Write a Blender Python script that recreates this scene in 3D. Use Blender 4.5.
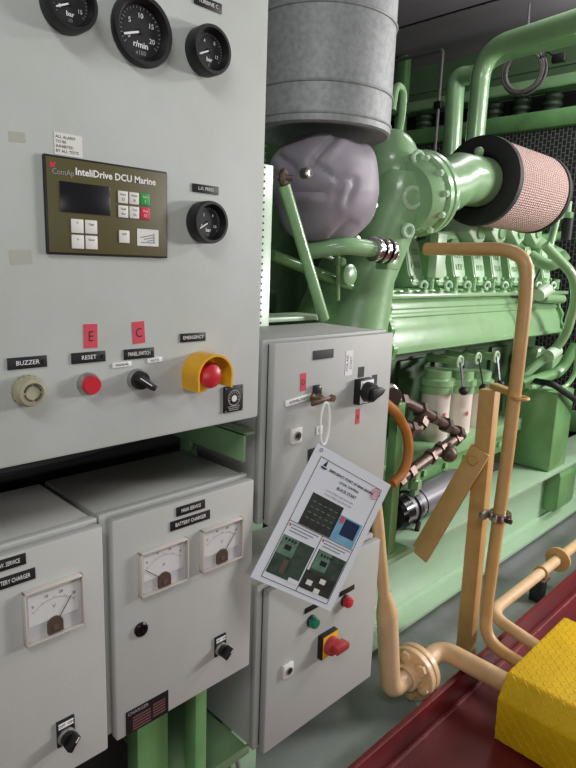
import bpy, bmesh, math, random
from mathutils import Matrix, Vector, noise
random.seed(7)
SC = bpy.context.scene
for o in list(bpy.data.objects): bpy.data.objects.remove(o)
PI = math.pi
R = math.radians
V = Vector

# ------------------------------------------------------------------ camera
FPX, CX, CY, EYE = 605.0, 288.0, 384.0, 1.40
_d = V((-110, 3016, 605)).normalized()                # world down, seen from the camera (right, down, forward)
_x = V((616, -99, 605)); _x = (_x - _d * _x.dot(_d)).normalized()
_y = (-_d).cross(_x)
if _y.z < 0: _y = -_y
_z = -_d
cam_d = bpy.data.cameras.new('camera'); cam = bpy.data.objects.new('camera', cam_d)
SC.collection.objects.link(cam); SC.camera = cam
cam_d.sensor_fit = 'VERTICAL'; cam_d.sensor_height = 36.0; cam_d.lens = 36.0 * FPX / 768.0
cam_d.clip_start = 0.02
right = V((_x.x, _y.x, _z.x)); down = V((_x.y, _y.y, _z.y)); fwd = V((_x.z, _y.z, _z.z))
m = Matrix.Identity(4)
for i in range(3):
    m[i][0] = right[i]; m[i][1] = -down[i]; m[i][2] = -fwd[i]
m.translation = V((0, 0, EYE))
cam.matrix_world = m

# ------------------------------------------------------------------ world, lamps and added fill lights, exposure
SC.view_settings.view_transform = 'Standard'; SC.view_settings.look = 'None'
SC.view_settings.gamma = 1.0; SC.view_settings.exposure = 0.0
SC.view_settings.use_curve_mapping = False
w = bpy.data.worlds.new('world'); SC.world = w; w.use_nodes = True
w.node_tree.nodes['Background'].inputs[0].default_value = (0.8, 0.85, 0.9, 1)
w.node_tree.nodes['Background'].inputs[1].default_value = 0.05

def area(name, loc, aim, sx, sy, power, col=(1, 1, 1)):
    d = bpy.data.lights.new(name, 'AREA'); d.shape = 'RECTANGLE'; d.size = sx; d.size_y = sy
    d.energy = power; d.color = col
    o = bpy.data.objects.new(name, d); SC.collection.objects.link(o); o.location = loc
    o.rotation_euler = (V(aim) - V(loc)).to_track_quat('-Z', 'Y').to_euler()
    return o
area('overhead_light', (3.9, -0.25, 2.7), (2.7, 1.3, 0.5), 1.4, 0.35, 50, (1, 0.965, 0.95))
area('engine_fill_light', (4.3, -1.0, 1.75), (2.4, 1.1, 0.5), 0.9, 0.4, 95, (1, 0.97, 0.96))  # added fill, no known fitting: brightens the bed and lower engine side
area('front_fill_light', (-0.6, -2.85, 1.05), (-0.2, 0.8, 1.15), 2.4, 0.7, 31, (0.97, 1.0, 0.985))  # added soft fill behind the camera for the panel fronts, no real window
area('overhead_light', (-0.9, -0.6, 3.05), (0.9, 1.0, 1.6), 1.5, 0.35, 30, (0.98, 1.0, 0.985))  # added high fill from the left for the silver pipe and turbocharger
area('overhead_light', (3.6, 1.3, 3.12), (3.6, 1.6, 1.0), 1.2, 0.3, 9, (1, 0.98, 0.96))
area('ceiling_wash_light', (3.9, 1.2, 2.8), (3.9, 1.2, 3.2), 1.2, 0.3, 16, (1, 0.97, 0.98))  # added upward wash that lifts the dark ceiling, not a separate fitting

# ------------------------------------------------------------------ pixel rays -> places in the room
def ray(px, py):
    c = V(((px - CX) / FPX, (py - CY) / FPX, 1.0))
    return V((_x.dot(c), _y.dot(c), _z.dot(c)))
def aY(px, py, y): r = ray(px, py); p = r * (y / r.y); return V((p.x, p.y, p.z + EYE))
def aX(px, py, x): r = ray(px, py); p = r * (x / r.x); return V((p.x, p.y, p.z + EYE))
def aZ(px, py, z): r = ray(px, py); p = r * ((z - EYE) / r.z); return V((p.x, p.y, p.z + EYE))

# ------------------------------------------------------------------ materials
def s2l(c):
    return tuple(((v / 255) / 12.92 if v / 255 <= 0.04045 else ((v / 255 + 0.055) / 1.055) ** 2.4) for v in c)
MATS = {}
def mat(name, rgb, rough=0.5, metal=0.0, var=0.0, vscale=8.0, var2=None, bump=0.0, bscale=60.0, coat=0.0):
    m = bpy.data.materials.new(name); m.use_nodes = True; nt = m.node_tree; b = nt.nodes['Principled BSDF']
    c = s2l(rgb); b.inputs['Base Color'].default_value = (*c, 1)
    b.inputs['Roughness'].default_value = rough; b.inputs['Metallic'].default_value = metal
    if coat: b.inputs['Coat Weight'].default_value = coat; b.inputs['Coat Roughness'].default_value = 0.12
    tc = nt.nodes.new('ShaderNodeTexCoord')
    if var > 0:
        n = nt.nodes.new('ShaderNodeTexNoise'); n.inputs['Scale'].default_value = vscale
        n.inputs['Detail'].default_value = 5; n.inputs['Roughness'].default_value = 0.6
        r = nt.nodes.new('ShaderNodeValToRGB')
        c2 = s2l(var2) if var2 else tuple(v * (1 - var) for v in c)
        r.color_ramp.elements[0].position = 0.35; r.color_ramp.elements[0].color = (*c2, 1)
        r.color_ramp.elements[1].position = 0.6; r.color_ramp.elements[1].color = (*c, 1)
        nt.links.new(tc.outputs['Object'], n.inputs['Vector']); nt.links.new(n.outputs['Fac'], r.inputs['Fac'])
        nt.links.new(r.outputs['Color'], b.inputs['Base Color'])
    if bump > 0:
        n = nt.nodes.new('ShaderNodeTexNoise'); n.inputs['Scale'].default_value = bscale; n.inputs['Detail'].default_value = 3
        bp = nt.nodes.new('ShaderNodeBump'); bp.inputs['Strength'].default_value = bump; bp.inputs['Distance'].default_value = 0.01
        nt.links.new(tc.outputs['Object'], n.inputs['Vector']); nt.links.new(n.outputs['Fac'], bp.inputs['Height'])
        nt.links.new(bp.outputs['Normal'], b.inputs['Normal'])
    MATS[name] = m
    return m
mat('panel_grey', (186, 191, 188), 0.6, var=0.07, vscale=5, var2=(178, 183, 176), bump=0.03, bscale=220)
mat('box_grey', (180, 181, 177), 0.55, var=0.05, vscale=6, bump=0.04, bscale=260)
mat('box_seal', (60, 62, 60), 0.7)
mat('green', (144, 184, 135), 0.3, var=0.14, vscale=7, bump=0.10, bscale=26, coat=0.5)
mat('green_bed', (166, 196, 164), 0.35, var=0.06, vscale=5, bump=0.03, bscale=30, coat=0.2)
mat('green_mid', (114, 162, 104), 0.34, var=0.16, vscale=9, bump=0.12, bscale=24, coat=0.4)
mat('green_pale', (184, 212, 180), 0.35, var=0.06, vscale=8)
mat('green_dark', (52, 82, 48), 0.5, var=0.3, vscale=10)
mat('green_wall', (98, 128, 92), 0.6, var=0.1)
mat('black', (15, 15, 17), 0.5)
mat('black_gloss', (16, 16, 18), 0.22)
mat('rubber', (20, 20, 21), 0.65, bump=0.1, bscale=90)
mat('dial', (44, 44, 47), 0.4)
mat('white', (232, 232, 230), 0.5)
mat('white_dim', (150, 150, 150), 0.5)
mat('dial_white', (214, 214, 216), 0.5)
mat('needle', (60, 50, 48), 0.5)
mat('brown_plastic', (92, 78, 66), 0.4)
mat('rim_plastic', (206, 198, 190), 0.25)
mat('bellows_dark', (46, 62, 46), 0.5)
mat('plate_brown', (104, 70, 68), 0.5)
mat('gap_shade', (34, 36, 34), 0.7)
mat('red_tape', (208, 68, 84), 0.6, var=0.12, vscale=40)
mat('red_button', (196, 40, 54), 0.35)
mat('red_dull', (170, 58, 60), 0.4)
mat('green_button', (24, 116, 84), 0.3)
mat('yellow', (226, 168, 32), 0.4)
mat('yellow_step', (224, 182, 16), 0.5, var=0.12, vscale=14, bump=0.05, bscale=60)
mat('olive', (86, 80, 44), 0.5)
mat('lcd', (30, 30, 34), 0.25)
mat('key_white', (222, 220, 214), 0.5)
mat('key_green', (40, 156, 60), 0.5)
mat('key_red', (206, 42, 70), 0.5)
mat('ivory', (168, 164, 138), 0.5, var=0.2, vscale=60)
mat('ivory_dark', (70, 68, 56), 0.6)
mat('chrome', (206, 200, 196), 0.2, 1.0)
mat('steel', (178, 176, 174), 0.36, 0.9)
mat('zinc', (158, 162, 162), 0.6, 0.35, var=0.22, vscale=60, bump=0.03, bscale=14)
mat('brass', (130, 112, 84), 0.4, 0.7, var=0.3, vscale=30)
mat('bronze', (112, 94, 86), 0.45, 0.6, var=0.4, vscale=40)
mat('motor_grey', (118, 116, 122), 0.4, 0.2)
mat('iron', (66, 66, 70), 0.35, 0.6)
mat('fabric', (150, 143, 154), 0.5, var=0.10, vscale=4, bump=0.12, bscale=9)
mat('beige', (224, 190, 150), 0.42, var=0.12, vscale=10, var2=(212, 174, 130), coat=0.1)
mat('ochre', (204, 164, 106), 0.45, var=0.1, vscale=10, var2=(192, 150, 94))
mat('vent_beige_shaded', (208, 166, 112), 0.42, var=0.12, vscale=10, var2=(196, 152, 98), coat=0.1)  # beige toned down: shade on the upper vent pipe put into its colour
mat('white_can', (226, 214, 206), 0.35)
mat('hose_orange', (188, 120, 56), 0.45)
mat('paper_pink', (200, 172, 164), 0.7, var=0.1, vscale=90)
mat('cable', (96, 94, 92), 0.5)
mat('card', (222, 226, 232), 0.3)
mat('ink', (36, 38, 44), 0.6)
mat('ink_soft', (128, 130, 140), 0.6)
mat('photo_dark', (52, 56, 52), 0.4, var=0.6, vscale=55)
mat('photo_green', (104, 138, 116), 0.4, var=0.4, vscale=60)
mat('photo_deep', (58, 78, 66), 0.4, var=0.5, vscale=60)
mat('photo_blue', (122, 176, 206), 0.4, var=0.2, vscale=50)
mat('photo_navy', (30, 42, 74), 0.4)
mat('stamp_red', (198, 78, 92), 0.6)
mat('stain', (168, 169, 158), 0.7)
mat('floor_paint', (140, 144, 142), 0.4, var=0.22, vscale=3, var2=(116, 126, 117), bump=0.04, bscale=20)
mat('deck_red', (108, 30, 35), 0.38, var=0.14, vscale=4, var2=(92, 25, 29), bump=0.03, bscale=30)
mat('scuff', (158, 88, 92), 0.5)
mat('ceiling_grey', (146, 138, 148), 0.8, var=0.1, vscale=2)
mat('wall_white', (104, 108, 104), 0.7)

def mesh_mat():
    m = bpy.data.materials.new('expanded_metal'); m.use_nodes = True; nt = m.node_tree; b = nt.nodes['Principled BSDF']
    tc = nt.nodes.new('ShaderNodeTexCoord'); sp_ = nt.nodes.new('ShaderNodeSeparateXYZ'); mp = nt.nodes.new('ShaderNodeCombineXYZ')
    nt.links.new(sp_.outputs['Z'], mp.inputs['X']); nt.links.new(sp_.outputs['Y'], mp.inputs['Y'])
    br = nt.nodes.new('ShaderNodeTexBrick'); br.inputs['Scale'].default_value = 1.0
    br.inputs['Brick Width'].default_value = 0.040; br.inputs['Row Height'].default_value = 0.026
    br.inputs['Mortar Size'].default_value = 0.0024; br.inputs['Mortar Smooth'].default_value = 0.0
    br.inputs['Color1'].default_value = (0.008, 0.008, 0.009, 1); br.inputs['Color2'].default_value = (0.008, 0.008, 0.009, 1)
    br.inputs['Mortar'].default_value = (0.16, 0.17, 0.16, 1)
    nt.links.new(tc.outputs['Object'], sp_.inputs['Vector']); nt.links.new(mp.outputs['Vector'], br.inputs['Vector'])
    nt.links.new(br.outputs['Color'], b.inputs['Base Color']); b.inputs['Roughness'].default_value = 0.6
    MATS['expanded_metal'] = m
mesh_mat()
def clear_mat():
    m = bpy.data.materials.new('clear_plastic'); m.use_nodes = True; nt = m.node_tree
    out = nt.nodes['Material Output']; nt.nodes.remove(nt.nodes['Principled BSDF'])
    t = nt.nodes.new('ShaderNodeBsdfTransparent'); t.inputs[0].default_value = (0.95, 0.95, 0.95, 1)
    g = nt.nodes.new('ShaderNodeBsdfGlossy'); g.inputs['Roughness'].default_value = 0.06
    mx = nt.nodes.new('ShaderNodeMixShader'); mx.inputs[0].default_value = 0.03
    nt.links.new(t.outputs[0], mx.inputs[1]); nt.links.new(g.outputs[0], mx.inputs[2])
    nt.links.new(mx.outputs[0], out.inputs[0])
    MATS['clear_plastic'] = m
clear_mat()

# ------------------------------------------------------------------ mesh builder
ORG = {}
def to_z(d):
    d = V(d).normalized()
    return d.to_track_quat('Z', 'Y').to_matrix().to_4x4()
class MB:
    def __init__(s, frame=None): s.bm = bmesh.new(); s.mats = []; s.F = frame or Matrix.Identity(4)
    def idx(s, mn):
        if mn not in s.mats: s.mats.append(mn)
        return s.mats.index(mn)
    def merge(s, t, mn, M=None, smooth=True):
        M = s.F @ M if M is not None else s.F
        k = s.idx(mn); mp = {}
        for v in t.verts: mp[v] = s.bm.verts.new(M @ v.co)
        for f in t.faces:
            try: nf = s.bm.faces.new([mp[v] for v in f.verts])
            except ValueError: continue
            nf.material_index = k; nf.smooth = smooth
        t.free(); return s
    def box(s, c, sz, mn, bev=0.0, rot=None, seg=2):
        t = bmesh.new(); bmesh.ops.create_cube(t, size=1)
        for v in t.verts: v.co = V((v.co.x * sz[0], v.co.y * sz[1], v.co.z * sz[2]))
        if bev > 0: bmesh.ops.bevel(t, geom=list(t.edges), offset=bev, segments=seg, affect='EDGES', profile=0.5)
        M = Matrix.Translation(V(c))
        if rot is not None: M = M @ rot
        return s.merge(t, mn, M)
    def span(s, a, b, mn, bev=0.0):
        a = V(a); b = V(b); return s.box((a + b) / 2, [abs(x) for x in (b - a)], mn, bev)
    def bar(s, a, b, w, h, mn, bev=0.0, up=(0, 0, 1)):
        a = V(a); b = V(b); d = b - a; L = d.length; d.normalize()
        x = V(up).cross(d)
        if x.length < 1e-4: x = V((1, 0, 0))
        x.normalize(); y = d.cross(x)
        Rm = Matrix((x, y, d)).transposed().to_4x4()
        return s.box((a + b) / 2, (w, h, L), mn, bev, Rm)
    def cyl(s, a, b, r, mn, r2=None, seg=24, bev=0.0):
        a = V(a); b = V(b); r2 = r if r2 is None else r2
        t = bmesh.new(); L = (b - a).length
        prof = [(0, 0), (r, 0), (r2, L), (0, L)]
        if bev > 0: prof = [(0, 0), (r - bev, 0), (r, bev), (r2, L - bev), (r2 - bev, L), (0, L)]
        return s.lathe(prof, a, b - a, mn, seg)
    def lathe(s, prof, o, d, mn, seg=28):
        t = bmesh.new(); rings = []
        for r, z in prof:
            if r < 1e-6: rings.append([t.verts.new((0, 0, z))])
            else: rings.append([t.verts.new((r * math.cos(2 * PI * i / seg), r * math.sin(2 * PI * i / seg), z)) for i in range(seg)])
        for A, B in zip(rings, rings[1:]):
            for i in range(seg):
                j = (i + 1) % seg
                if len(A) == 1 and len(B) == 1: break
                if len(A) == 1: t.faces.new((A[0], B[j], B[i]))
                elif len(B) == 1: t.faces.new((A[i], A[j], B[0]))
                else: t.faces.new((A[i], A[j], B[j], B[i]))
        return s.merge(t, mn, Matrix.Translation(V(o)) @ to_z(d))
    def tube(s, pts, r, mn, seg=14, fillet=0.0, cap=True, nf=7):
        pts = [V(p) for p in pts]; rs = r if isinstance(r, (list, tuple)) else None
        if fillet and len(pts) > 2:
            out = [pts[0]]
            for i in range(1, len(pts) - 1):
                p0, p, p1 = pts[i - 1], pts[i], pts[i + 1]
                f = fillet[i - 1] if isinstance(fillet, (list, tuple)) else fillet
                a = p + (p0 - p).normalized() * min(f, (p0 - p).length * .48)
                b = p + (p1 - p).normalized() * min(f, (p1 - p).length * .48)
                for k in range(nf + 1):
                    u = k / nf; out.append(a * (1 - u) ** 2 + p * 2 * u * (1 - u) + b * u * u)
            out.append(pts[-1]); pts = out
        n = len(pts); t = bmesh.new(); rings = []; prev = None
        for i, p in enumerate(pts):
            d = (pts[min(i + 1, n - 1)] - pts[max(i - 1, 0)]).normalized()
            if prev is None:
                x = d.orthogonal().normalized()
            else:
                x = (prev - d * prev.dot(d)).normalized()
            prev = x; y = d.cross(x)
            rr = rs[min(i, len(rs) - 1)] if rs else r
            rings.append([t.verts.new(p + (x * math.cos(2 * PI * k / seg) + y * math.sin(2 * PI * k / seg)) * rr) for k in range(seg)])
        for A, B in zip(rings, rings[1:]):
            for k in range(seg):
                j = (k + 1) % seg; t.faces.new((A[k], A[j], B[j], B[k]))
        if cap:
            t.faces.new(list(reversed(rings[0]))); t.faces.new(rings[-1])
        return s.merge(t, mn)
    def ring(s, o, d, Rm, r, mn, seg=28, rs=10, a0=0, a1=360):
        Q = Matrix.Translation(V(o)) @ to_z(d)
        k = max(3, int(seg * (a1 - a0) / 360))
        pts = [Q @ V((Rm * math.cos(R(a0 + (a1 - a0) * i / k)), Rm * math.sin(R(a0 + (a1 - a0) * i / k)), 0)) for i in range(k + 1)]
        return s.tube(pts, r, mn, rs)
    def prism(s, poly, h, mn, M=None, bev=0.0):
        # poly in local xy, extruded along local z from 0 to h
        t = bmesh.new(); n = len(poly)
        A = [t.verts.new((p[0], p[1], 0)) for p in poly]; B = [t.verts.new((p[0], p[1], h)) for p in poly]
        t.faces.new(list(reversed(A))); t.faces.new(B)
        for i in range(n):
            j = (i + 1) % n; t.faces.new((A[i], A[j], B[j], B[i]))
        bmesh.ops.recalc_face_normals(t, faces=t.faces)
        if bev > 0: bmesh.ops.bevel(t, geom=list(t.edges), offset=bev, segments=2, affect='EDGES', profile=0.5)
        return s.merge(t, mn, M)
    def ball(s, c, r, mn, sc=(1, 1, 1), seg=20):
        t = bmesh.new(); bmesh.ops.create_uvsphere(t, u_segments=seg, v_segments=seg // 2 + 2, radius=r)
        for v in t.verts: v.co = V((v.co.x * sc[0], v.co.y * sc[1], v.co.z * sc[2]))
        return s.merge(t, mn, Matrix.Translation(V(c)))
    def hexnut(s, o, d, r, h, mn):
        M = Matrix.Translation(V(o)) @ to_z(d)
        return s.prism([(r * math.cos(PI / 3 * i), r * math.sin(PI / 3 * i)) for i in range(6)], h, mn, M)
    def text(s, txt, size, mn, M, depth=0.0004, align='CENTER', bold=0.0, sx=1.0):
        cu = bpy.data.curves.new('t', 'FONT'); cu.body = txt; cu.size = size; cu.align_x = align; cu.align_y = 'CENTER'
        cu.resolution_u = 2; cu.extrude = depth; cu.offset = bold
        ob = bpy.data.objects.new('t', cu); SC.collection.objects.link(ob)
        bpy.context.view_layer.update()
        me = bpy.data.meshes.new_from_object(ob.evaluated_get(bpy.context.evaluated_depsgraph_get()))
        t = bmesh.new(); t.from_mesh(me)
        for v in t.verts: v.co.x *= sx
        bpy.data.objects.remove(ob); bpy.data.curves.remove(cu); bpy.data.meshes.remove(me)
        return s.merge(t, mn, M, smooth=False)
    def build(s, name, parent=None, loc=None, angle=35, **props):
        o0 = ORG.get(parent.name, V((0, 0, 0))) if parent else (V(loc) if loc is not None else None)
        if o0 is None:
            mn = V((1e9,) * 3); mx = V((-1e9,) * 3)
            for v in s.bm.verts:
                for i in range(3): mn[i] = min(mn[i], v.co[i]); mx[i] = max(mx[i], v.co[i])
            o0 = V(((mn.x + mx.x) / 2, (mn.y + mx.y) / 2, mn.z))
        for v in s.bm.verts: v.co -= o0
        bmesh.ops.recalc_face_normals(s.bm, faces=s.bm.faces)
        me = bpy.data.meshes.new(name); s.bm.to_mesh(me); s.bm.free()
        for k in s.mats: me.materials.append(MATS[k])
        try: me.set_sharp_from_angle(angle=R(angle))
        except Exception: pass
        ob = bpy.data.objects.new(name, me); SC.collection.objects.link(ob)
        if parent: ob.parent = parent
        else: ob.location = o0
        ORG[ob.name] = o0
        for k, v in props.items(): ob[k] = v
        return ob
def thing(name, loc, label, cat, group=None):
    o = bpy.data.objects.new(name, None); SC.collection.objects.link(o); o.location = loc; o.empty_display_size = .05
    ORG[o.name] = V(loc); o['label'] = label; o['category'] = cat
    if group: o['group'] = group
    return o
def struct(mb, name, loc=(0, 0, 0)): return mb.build(name, loc=loc, kind='structure')
PANEL = Matrix(((1, 0, 0, 0), (0, 0, -1, 0), (0, 1, 0, 0), (0, 0, 0, 1)))      # local x right, y up, z out of a front that faces -Y
def fr(px, py, Y, d):
    p = aY(px, py, Y - d * .5); return V((p.x, Y, p.z))
def pf(p, rot=0.0): return Matrix.Translation(V(p)) @ PANEL @ Matrix.Rotation(R(rot), 4, 'Z')
T = lambda x, y, z=0: Matrix.Translation(V((x, y, z)))
X_, Y_, Z_ = V((1, 0, 0)), V((0, 1, 0)), V((0, 0, 1))

# ================================================================== SETTING
b = MB(); b.span((-2.0, 0.83, -.05), (6.0, 4.4, 0.0), 'floor_paint'); struct(b, 'floor')
b = MB(); b.span((-2.0, -3.0, -.05), (6.0, 0.83, 0.0), 'deck_red'); struct(b, 'floor_red_deck')
b = MB(); b.span((-2.0, 0.815, 0.0), (6.0, 0.835, 0.088), 'deck_red', .003)
b.span((-2.0, 0.8, 0.0), (6.0, 0.816, 0.006), 'deck_red', .002)
b.span((-2.0, .7985, .0), (6.0, .8005, .0045), 'scuff')                           # worn paint along the foot of the coaming
for i in range(9):
    x = 1.2 + i * .22 + random.uniform(-.05, .05)
    b.span((x, .7965, .0), (x + random.uniform(.03, .09), .8, .0062), 'scuff')
struct(b, 'trim_1')
b = MB(); b.span((5.0, -3.0, 0), (5.1, 4.4, 3.2), 'green_wall')
for z in (2.95,): b.span((4.97, -3, z), (5.0, 4.4, z + .02), 'green_wall')
struct(b, 'wall_back')
b = MB(); b.span((-2, 4.3, 0), (5.0, 4.4, 3.2), 'green_dark'); struct(b, 'wall_right')
b = MB(); b.span((-2.1, -3, 0), (-2, 4.4, 3.2), 'wall_white'); struct(b, 'wall_left')
b = MB(); b.span((-2.1, -3.1, 0), (5.1, -3, 3.2), 'wall_white'); struct(b, 'wall_front')
b = MB(); b.span((-2.1, -3.1, 3.18), (5.1, 4.4, 3.28), 'ceiling_grey')
for x in (2.9, 4.1):
    b.span((x, -3, 3.172), (x + .012, 4.3, 3.182), 'black')
    for k in range(60): b.ball((x + .03, -2.5 + k * .11, 3.18), .006, 'black', seg=6)
struct(b, 'ceiling')

# ================================================================== MAIN CONTROL CABINET
YM = 0.80
def pm(px, py): return aY(px, py, YM)
zb = 1.118; xr = .7325
cab = thing('control_cabinet', (.33, .96, zb), 'large light grey control cabinet with gauges, olive controller and emergency stop, above two meter boxes', 'control cabinet')
b = MB(); b.span((-.09, YM, zb), (xr, 1.08, 1.93), 'panel_grey', .006); b.build('body', cab)

def gauge(px, py, Rg, name, marks, needle_deg, unit, prot=.026):
    c = fr(px, py, YM, prot); F = pf(c); b = MB(F)
    b.lathe([(0, 0), (Rg * .97, 0), (Rg, .003), (Rg, prot - .004), (Rg * .96, prot), (Rg * .84, prot), (Rg * .75, prot - .006), (Rg * .72, prot - .012), (0, prot - .012)], (0, 0, 0), Z_, 'black', 40)
    body = b.build(name, cab)
    z = prot - .0117
    d = MB(F); d.cyl((0, 0, z), (0, 0, z + .0006), Rg * .715, 'dial', seg=40)
    n = 24
    for i in range(n + 1):
        a = R(215 - 250 * i / n); long = i % 6 == 0
        r0 = Rg * (.58 if long else .62); r1 = Rg * .68
        d.bar((r0 * math.cos(a), r0 * math.sin(a), z + .0008), (r1 * math.cos(a), r1 * math.sin(a), z + .0008), Rg * .018, .0004, 'white_dim')
    for i, t in enumerate(marks):
        a = R(205 - 230 * i / (len(marks) - 1))
        d.text(t, Rg * .2, 'white', T(Rg * .43 * math.cos(a), Rg * .43 * math.sin(a), z + .0008), .0002)
    d.text(unit[0], Rg * .24, 'white', T(0, -Rg * .36, z + .0008), .0002, bold=Rg * .004)
    d.text(unit[1], Rg * .18, 'white_dim', T(0, -Rg * .58, z + .0008), .0002)
    d.build('dial', body)
    nd = MB(F); a = R(needle_deg)
    nd.bar((0, 0, z + .0022), (Rg * .6 * math.cos(a), Rg * .6 * math.sin(a), z + .0022), Rg * .06, .0006, 'white')
    nd.cyl((0, 0, z + .0006), (0, 0, z + .003), Rg * .08, 'black', seg=12); nd.build('needle', body)
gauge(69, 4, .0335, 'pressure_gauge', ['0', '5', '10', '15'], 205, ('bar', '10'))
gauge(142.5, 31, .0465, 'tachometer', ['0', '5', '10', '15', '20'], 199, ('r/min', 'x100'), .012)
gauge(208.5, 51, .0345, 'pressure_gauge', ['0', '4', '8', '12'], 205, ('bar', 'C'))
gauge(207.5, 222.5, .0325, 'pressure_gauge', ['0', '2', '6', '10'], 210, ('bar', 'C'))

def plate(parent, px0, py, px1, h, txt, Y, name='nameplate', tsx=1.0, ts=.55, rot=0, screws=False, base='black', ink='white', py1=None):
    p0 = aY(px0, py, Y); p1 = aY(px1, py if py1 is None else py1, Y); wd = (p1 - p0).length if py1 is not None else p1.x - p0.x
    c = (p0 + p1) / 2
    c = V((c.x, Y, c.z)); F = pf(c, rot); b = MB(F)
    b.box((0, 0, .001), (wd, h, .002), base, .0003)
    if txt:
        s = h * ts; sx = min(1.0, wd * .8 / (len(txt) * s * .62)); b.text(txt, s, ink, T(0, 0, .0021) @ Matrix.Diagonal((sx, 1, 1, 1)), .0002)
    if screws:
        for q in (-1, 1): b.cyl((q * wd * .42, 0, .002), (q * wd * .42, 0, .003), h * .17, 'iron', seg=10)
    return b.build(name, parent)
plate(cab, 192, 188.5, 218, .0125, 'L.O. PRESS', YM, py1=190)
plate(cab, 194, 2, 221, .0135, 'TURBINE C', YM, py1=6)
plate(cab, 7, 364, 46.5, .0155, 'BUZZER', YM, screws=True, py1=361)
plate(cab, 71, 358.5, 105, .0155, 'RESET', YM, screws=True, py1=356)
plate(cab, 123.5, 355, 153.5, .0155, 'PANEL.SWITCH', YM, screws=True, py1=352)
plate(cab, 180, 338, 205, .014, 'EMERGENCY', YM, py1=336.5)
plate(cab, 112, 364.5, 131, .0072, 'MANUAL', YM, 'sticker', base='white', ink='ink', ts=.75, rot=2)
plate(cab, 147, 360, 161.5, .0072, 'AUTO', YM, 'sticker', base='white', ink='ink', ts=.75, rot=2)
def tape(parent, px, py, wd, h, t, Y, rot=0):
    b = MB(pf(aY(px, py, Y), rot)); b.box((0, 0, .0004), (wd, h, .0008), 'red_tape')
    if t: b.text(t, min(h * .62, wd * 1.05), 'ink', T(0, -h * .03, .0009), .0002, sx=.8)
    return b.build('red_tape', parent)
tape(cab, 90.5, 336, .0205, .034, 'E', YM, -1)
tape(cab, 138.5, 332.5, .0205, .033, 'C', YM, 3)
# paper label above controller
b = MB(pf(pm(67, 145))); b.box((.002, 0, .0003), (.038, .027, .0006), 'key_white')
for i, t in enumerate(('ALL ALARM', 'TO BE', 'INHIBITED', 'BY ALL TESTS')):
    b.text(t, .0052, 'ink', T(-.0155, .0085 - i * .0058, .0007), .0001, align='LEFT')
b.build('sticker', cab)
for px, py, wd, h in ((17, 137, .02, .012), (21, 257, .028, .018)):
    b = MB(pf(pm(px, py), 4)); b.box((0, 0, .00015), (wd, h, .0003), 'stain'); b.build('glue_residue', cab)

# controller
p0 = fr(42, 153, YM, .006); p1 = fr(167, 258.5, YM, .006); W_ = p1.x - p0.x; H_ = p0.z - p1.z
cc = V(((p0.x + p1.x) / 2, YM, (p0.z + p1.z) / 2)); F = pf(cc)
ctl = MB(F); ctl.box((0, 0, .003), (W_, H_, .006), 'black', .0025)
ctl.box((0, 0, .0062), (W_ - .006, H_ - .006, .0008), 'olive', .0003)
ctl.text('InteliDrive DCU Marine', .0128, 'white', T(.010, H_ * .36, .0068), .0002, bold=.0003, sx=.98)
ctl.text('ComAp', .0105, 'white_dim', T(-W_ * .365, H_ * .335, .0068), .0002, sx=.9)
ctl.prism([(0, 0), (.006, .001), (.0085, .008), (.004, .0052), (.001, .008)], .0003, 'key_red', T(-W_ * .46, H_ * .37, .0067))
ctl = ctl.build('controller', cab)
b = MB(F); b.box((-W_ * .205, H_ * .095, .0072), (.0715, .0385, .0012), 'lcd', .0004); b.build('display', ctl)
def key(cx, cy, mn, t, w=.0155, h=.0165):
    b = MB(F); b.box((cx, cy, .0074), (w, h, .0018), mn, .0008)
    for i, s in enumerate(t): b.text(s, .0042 if len(s) > 1 else .006, 'ink' if mn == 'key_white' else 'white', T(cx, cy + .0035 - i * .0065, .0084), .0001)
    b.build('key', ctl)
for r_ in range(2):
    for c_ in range(3):
        key(W_ * .095 + c_ * .0177, H_ * .155 - r_ * .0195, ['key_white', 'key_white', ('key_green', 'key_red')[r_]][c_], [[('Horn', 'O'), ('Mode', 'A'), ('Start', 'I')], [('Fault', 'Res'), ('Test', 'On'), ('Stop', 'O')]][r_][c_])
for r_ in range(2):
    for c_ in range(2): key(-W_ * .275 + c_ * .0198, -H_ * .195 - r_ * .0205, 'key_white', [[('^',), ('Page',)], [('v',), ('Enter',)]][r_][c_], .0175, .0182)
key(W_ * .10, -H_ * .275, 'key_white', ('LED',), .0165, .0175)
b = MB(F); b.box((W_ * .31, -H_ * .27, .0068), (.036, .024, .0006), 'key_white')
for q in range(3): b.box((W_ * .31 - .002 + q * .003, -H_ * .27 + .002 - q * .003, .0073), (.021 - q * .005, .0012, .0004), 'ink_soft', rot=Matrix.Rotation(R(12), 4, 'Z'))
b.box((W_ * .31, -H_ * .27 - .007, .0073), (.024, .0012, .0004), 'ink_soft'); b.box((W_ * .31 + .010, -H_ * .27, .0073), (.0012, .013, .0004), 'ink_soft')
b.build('engine_pictogram', ctl)

# buzzer
F = pf(fr(29.5, 391.5, YM, .018)); b = MB(F)
b.lathe([(0, 0), (.0205, 0), (.0205, .010), (.0195, .011), (.0195, .013), (.020, .014), (.0175, .022), (.0135, .023), (.013, .020), (0, .020)], (0, 0, 0), Z_, 'ivory', 36)
for i in range(18):
    a = 2 * PI * i / 18; b.box((.0203 * math.cos(a), .0203 * math.sin(a), .005), (.0022, .0022, .008), 'ivory', rot=Matrix.Rotation(a, 4, 'Z'))
bz = b.build('buzzer', cab)
b = MB(F)
for i in range(4): b.ring((0, 0, .0205), Z_, .0105, .0013, 'ivory_dark', 30, 6, 8 + 90 * i, 82 + 90 * i)
b.build('sound_slots', bz)
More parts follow.
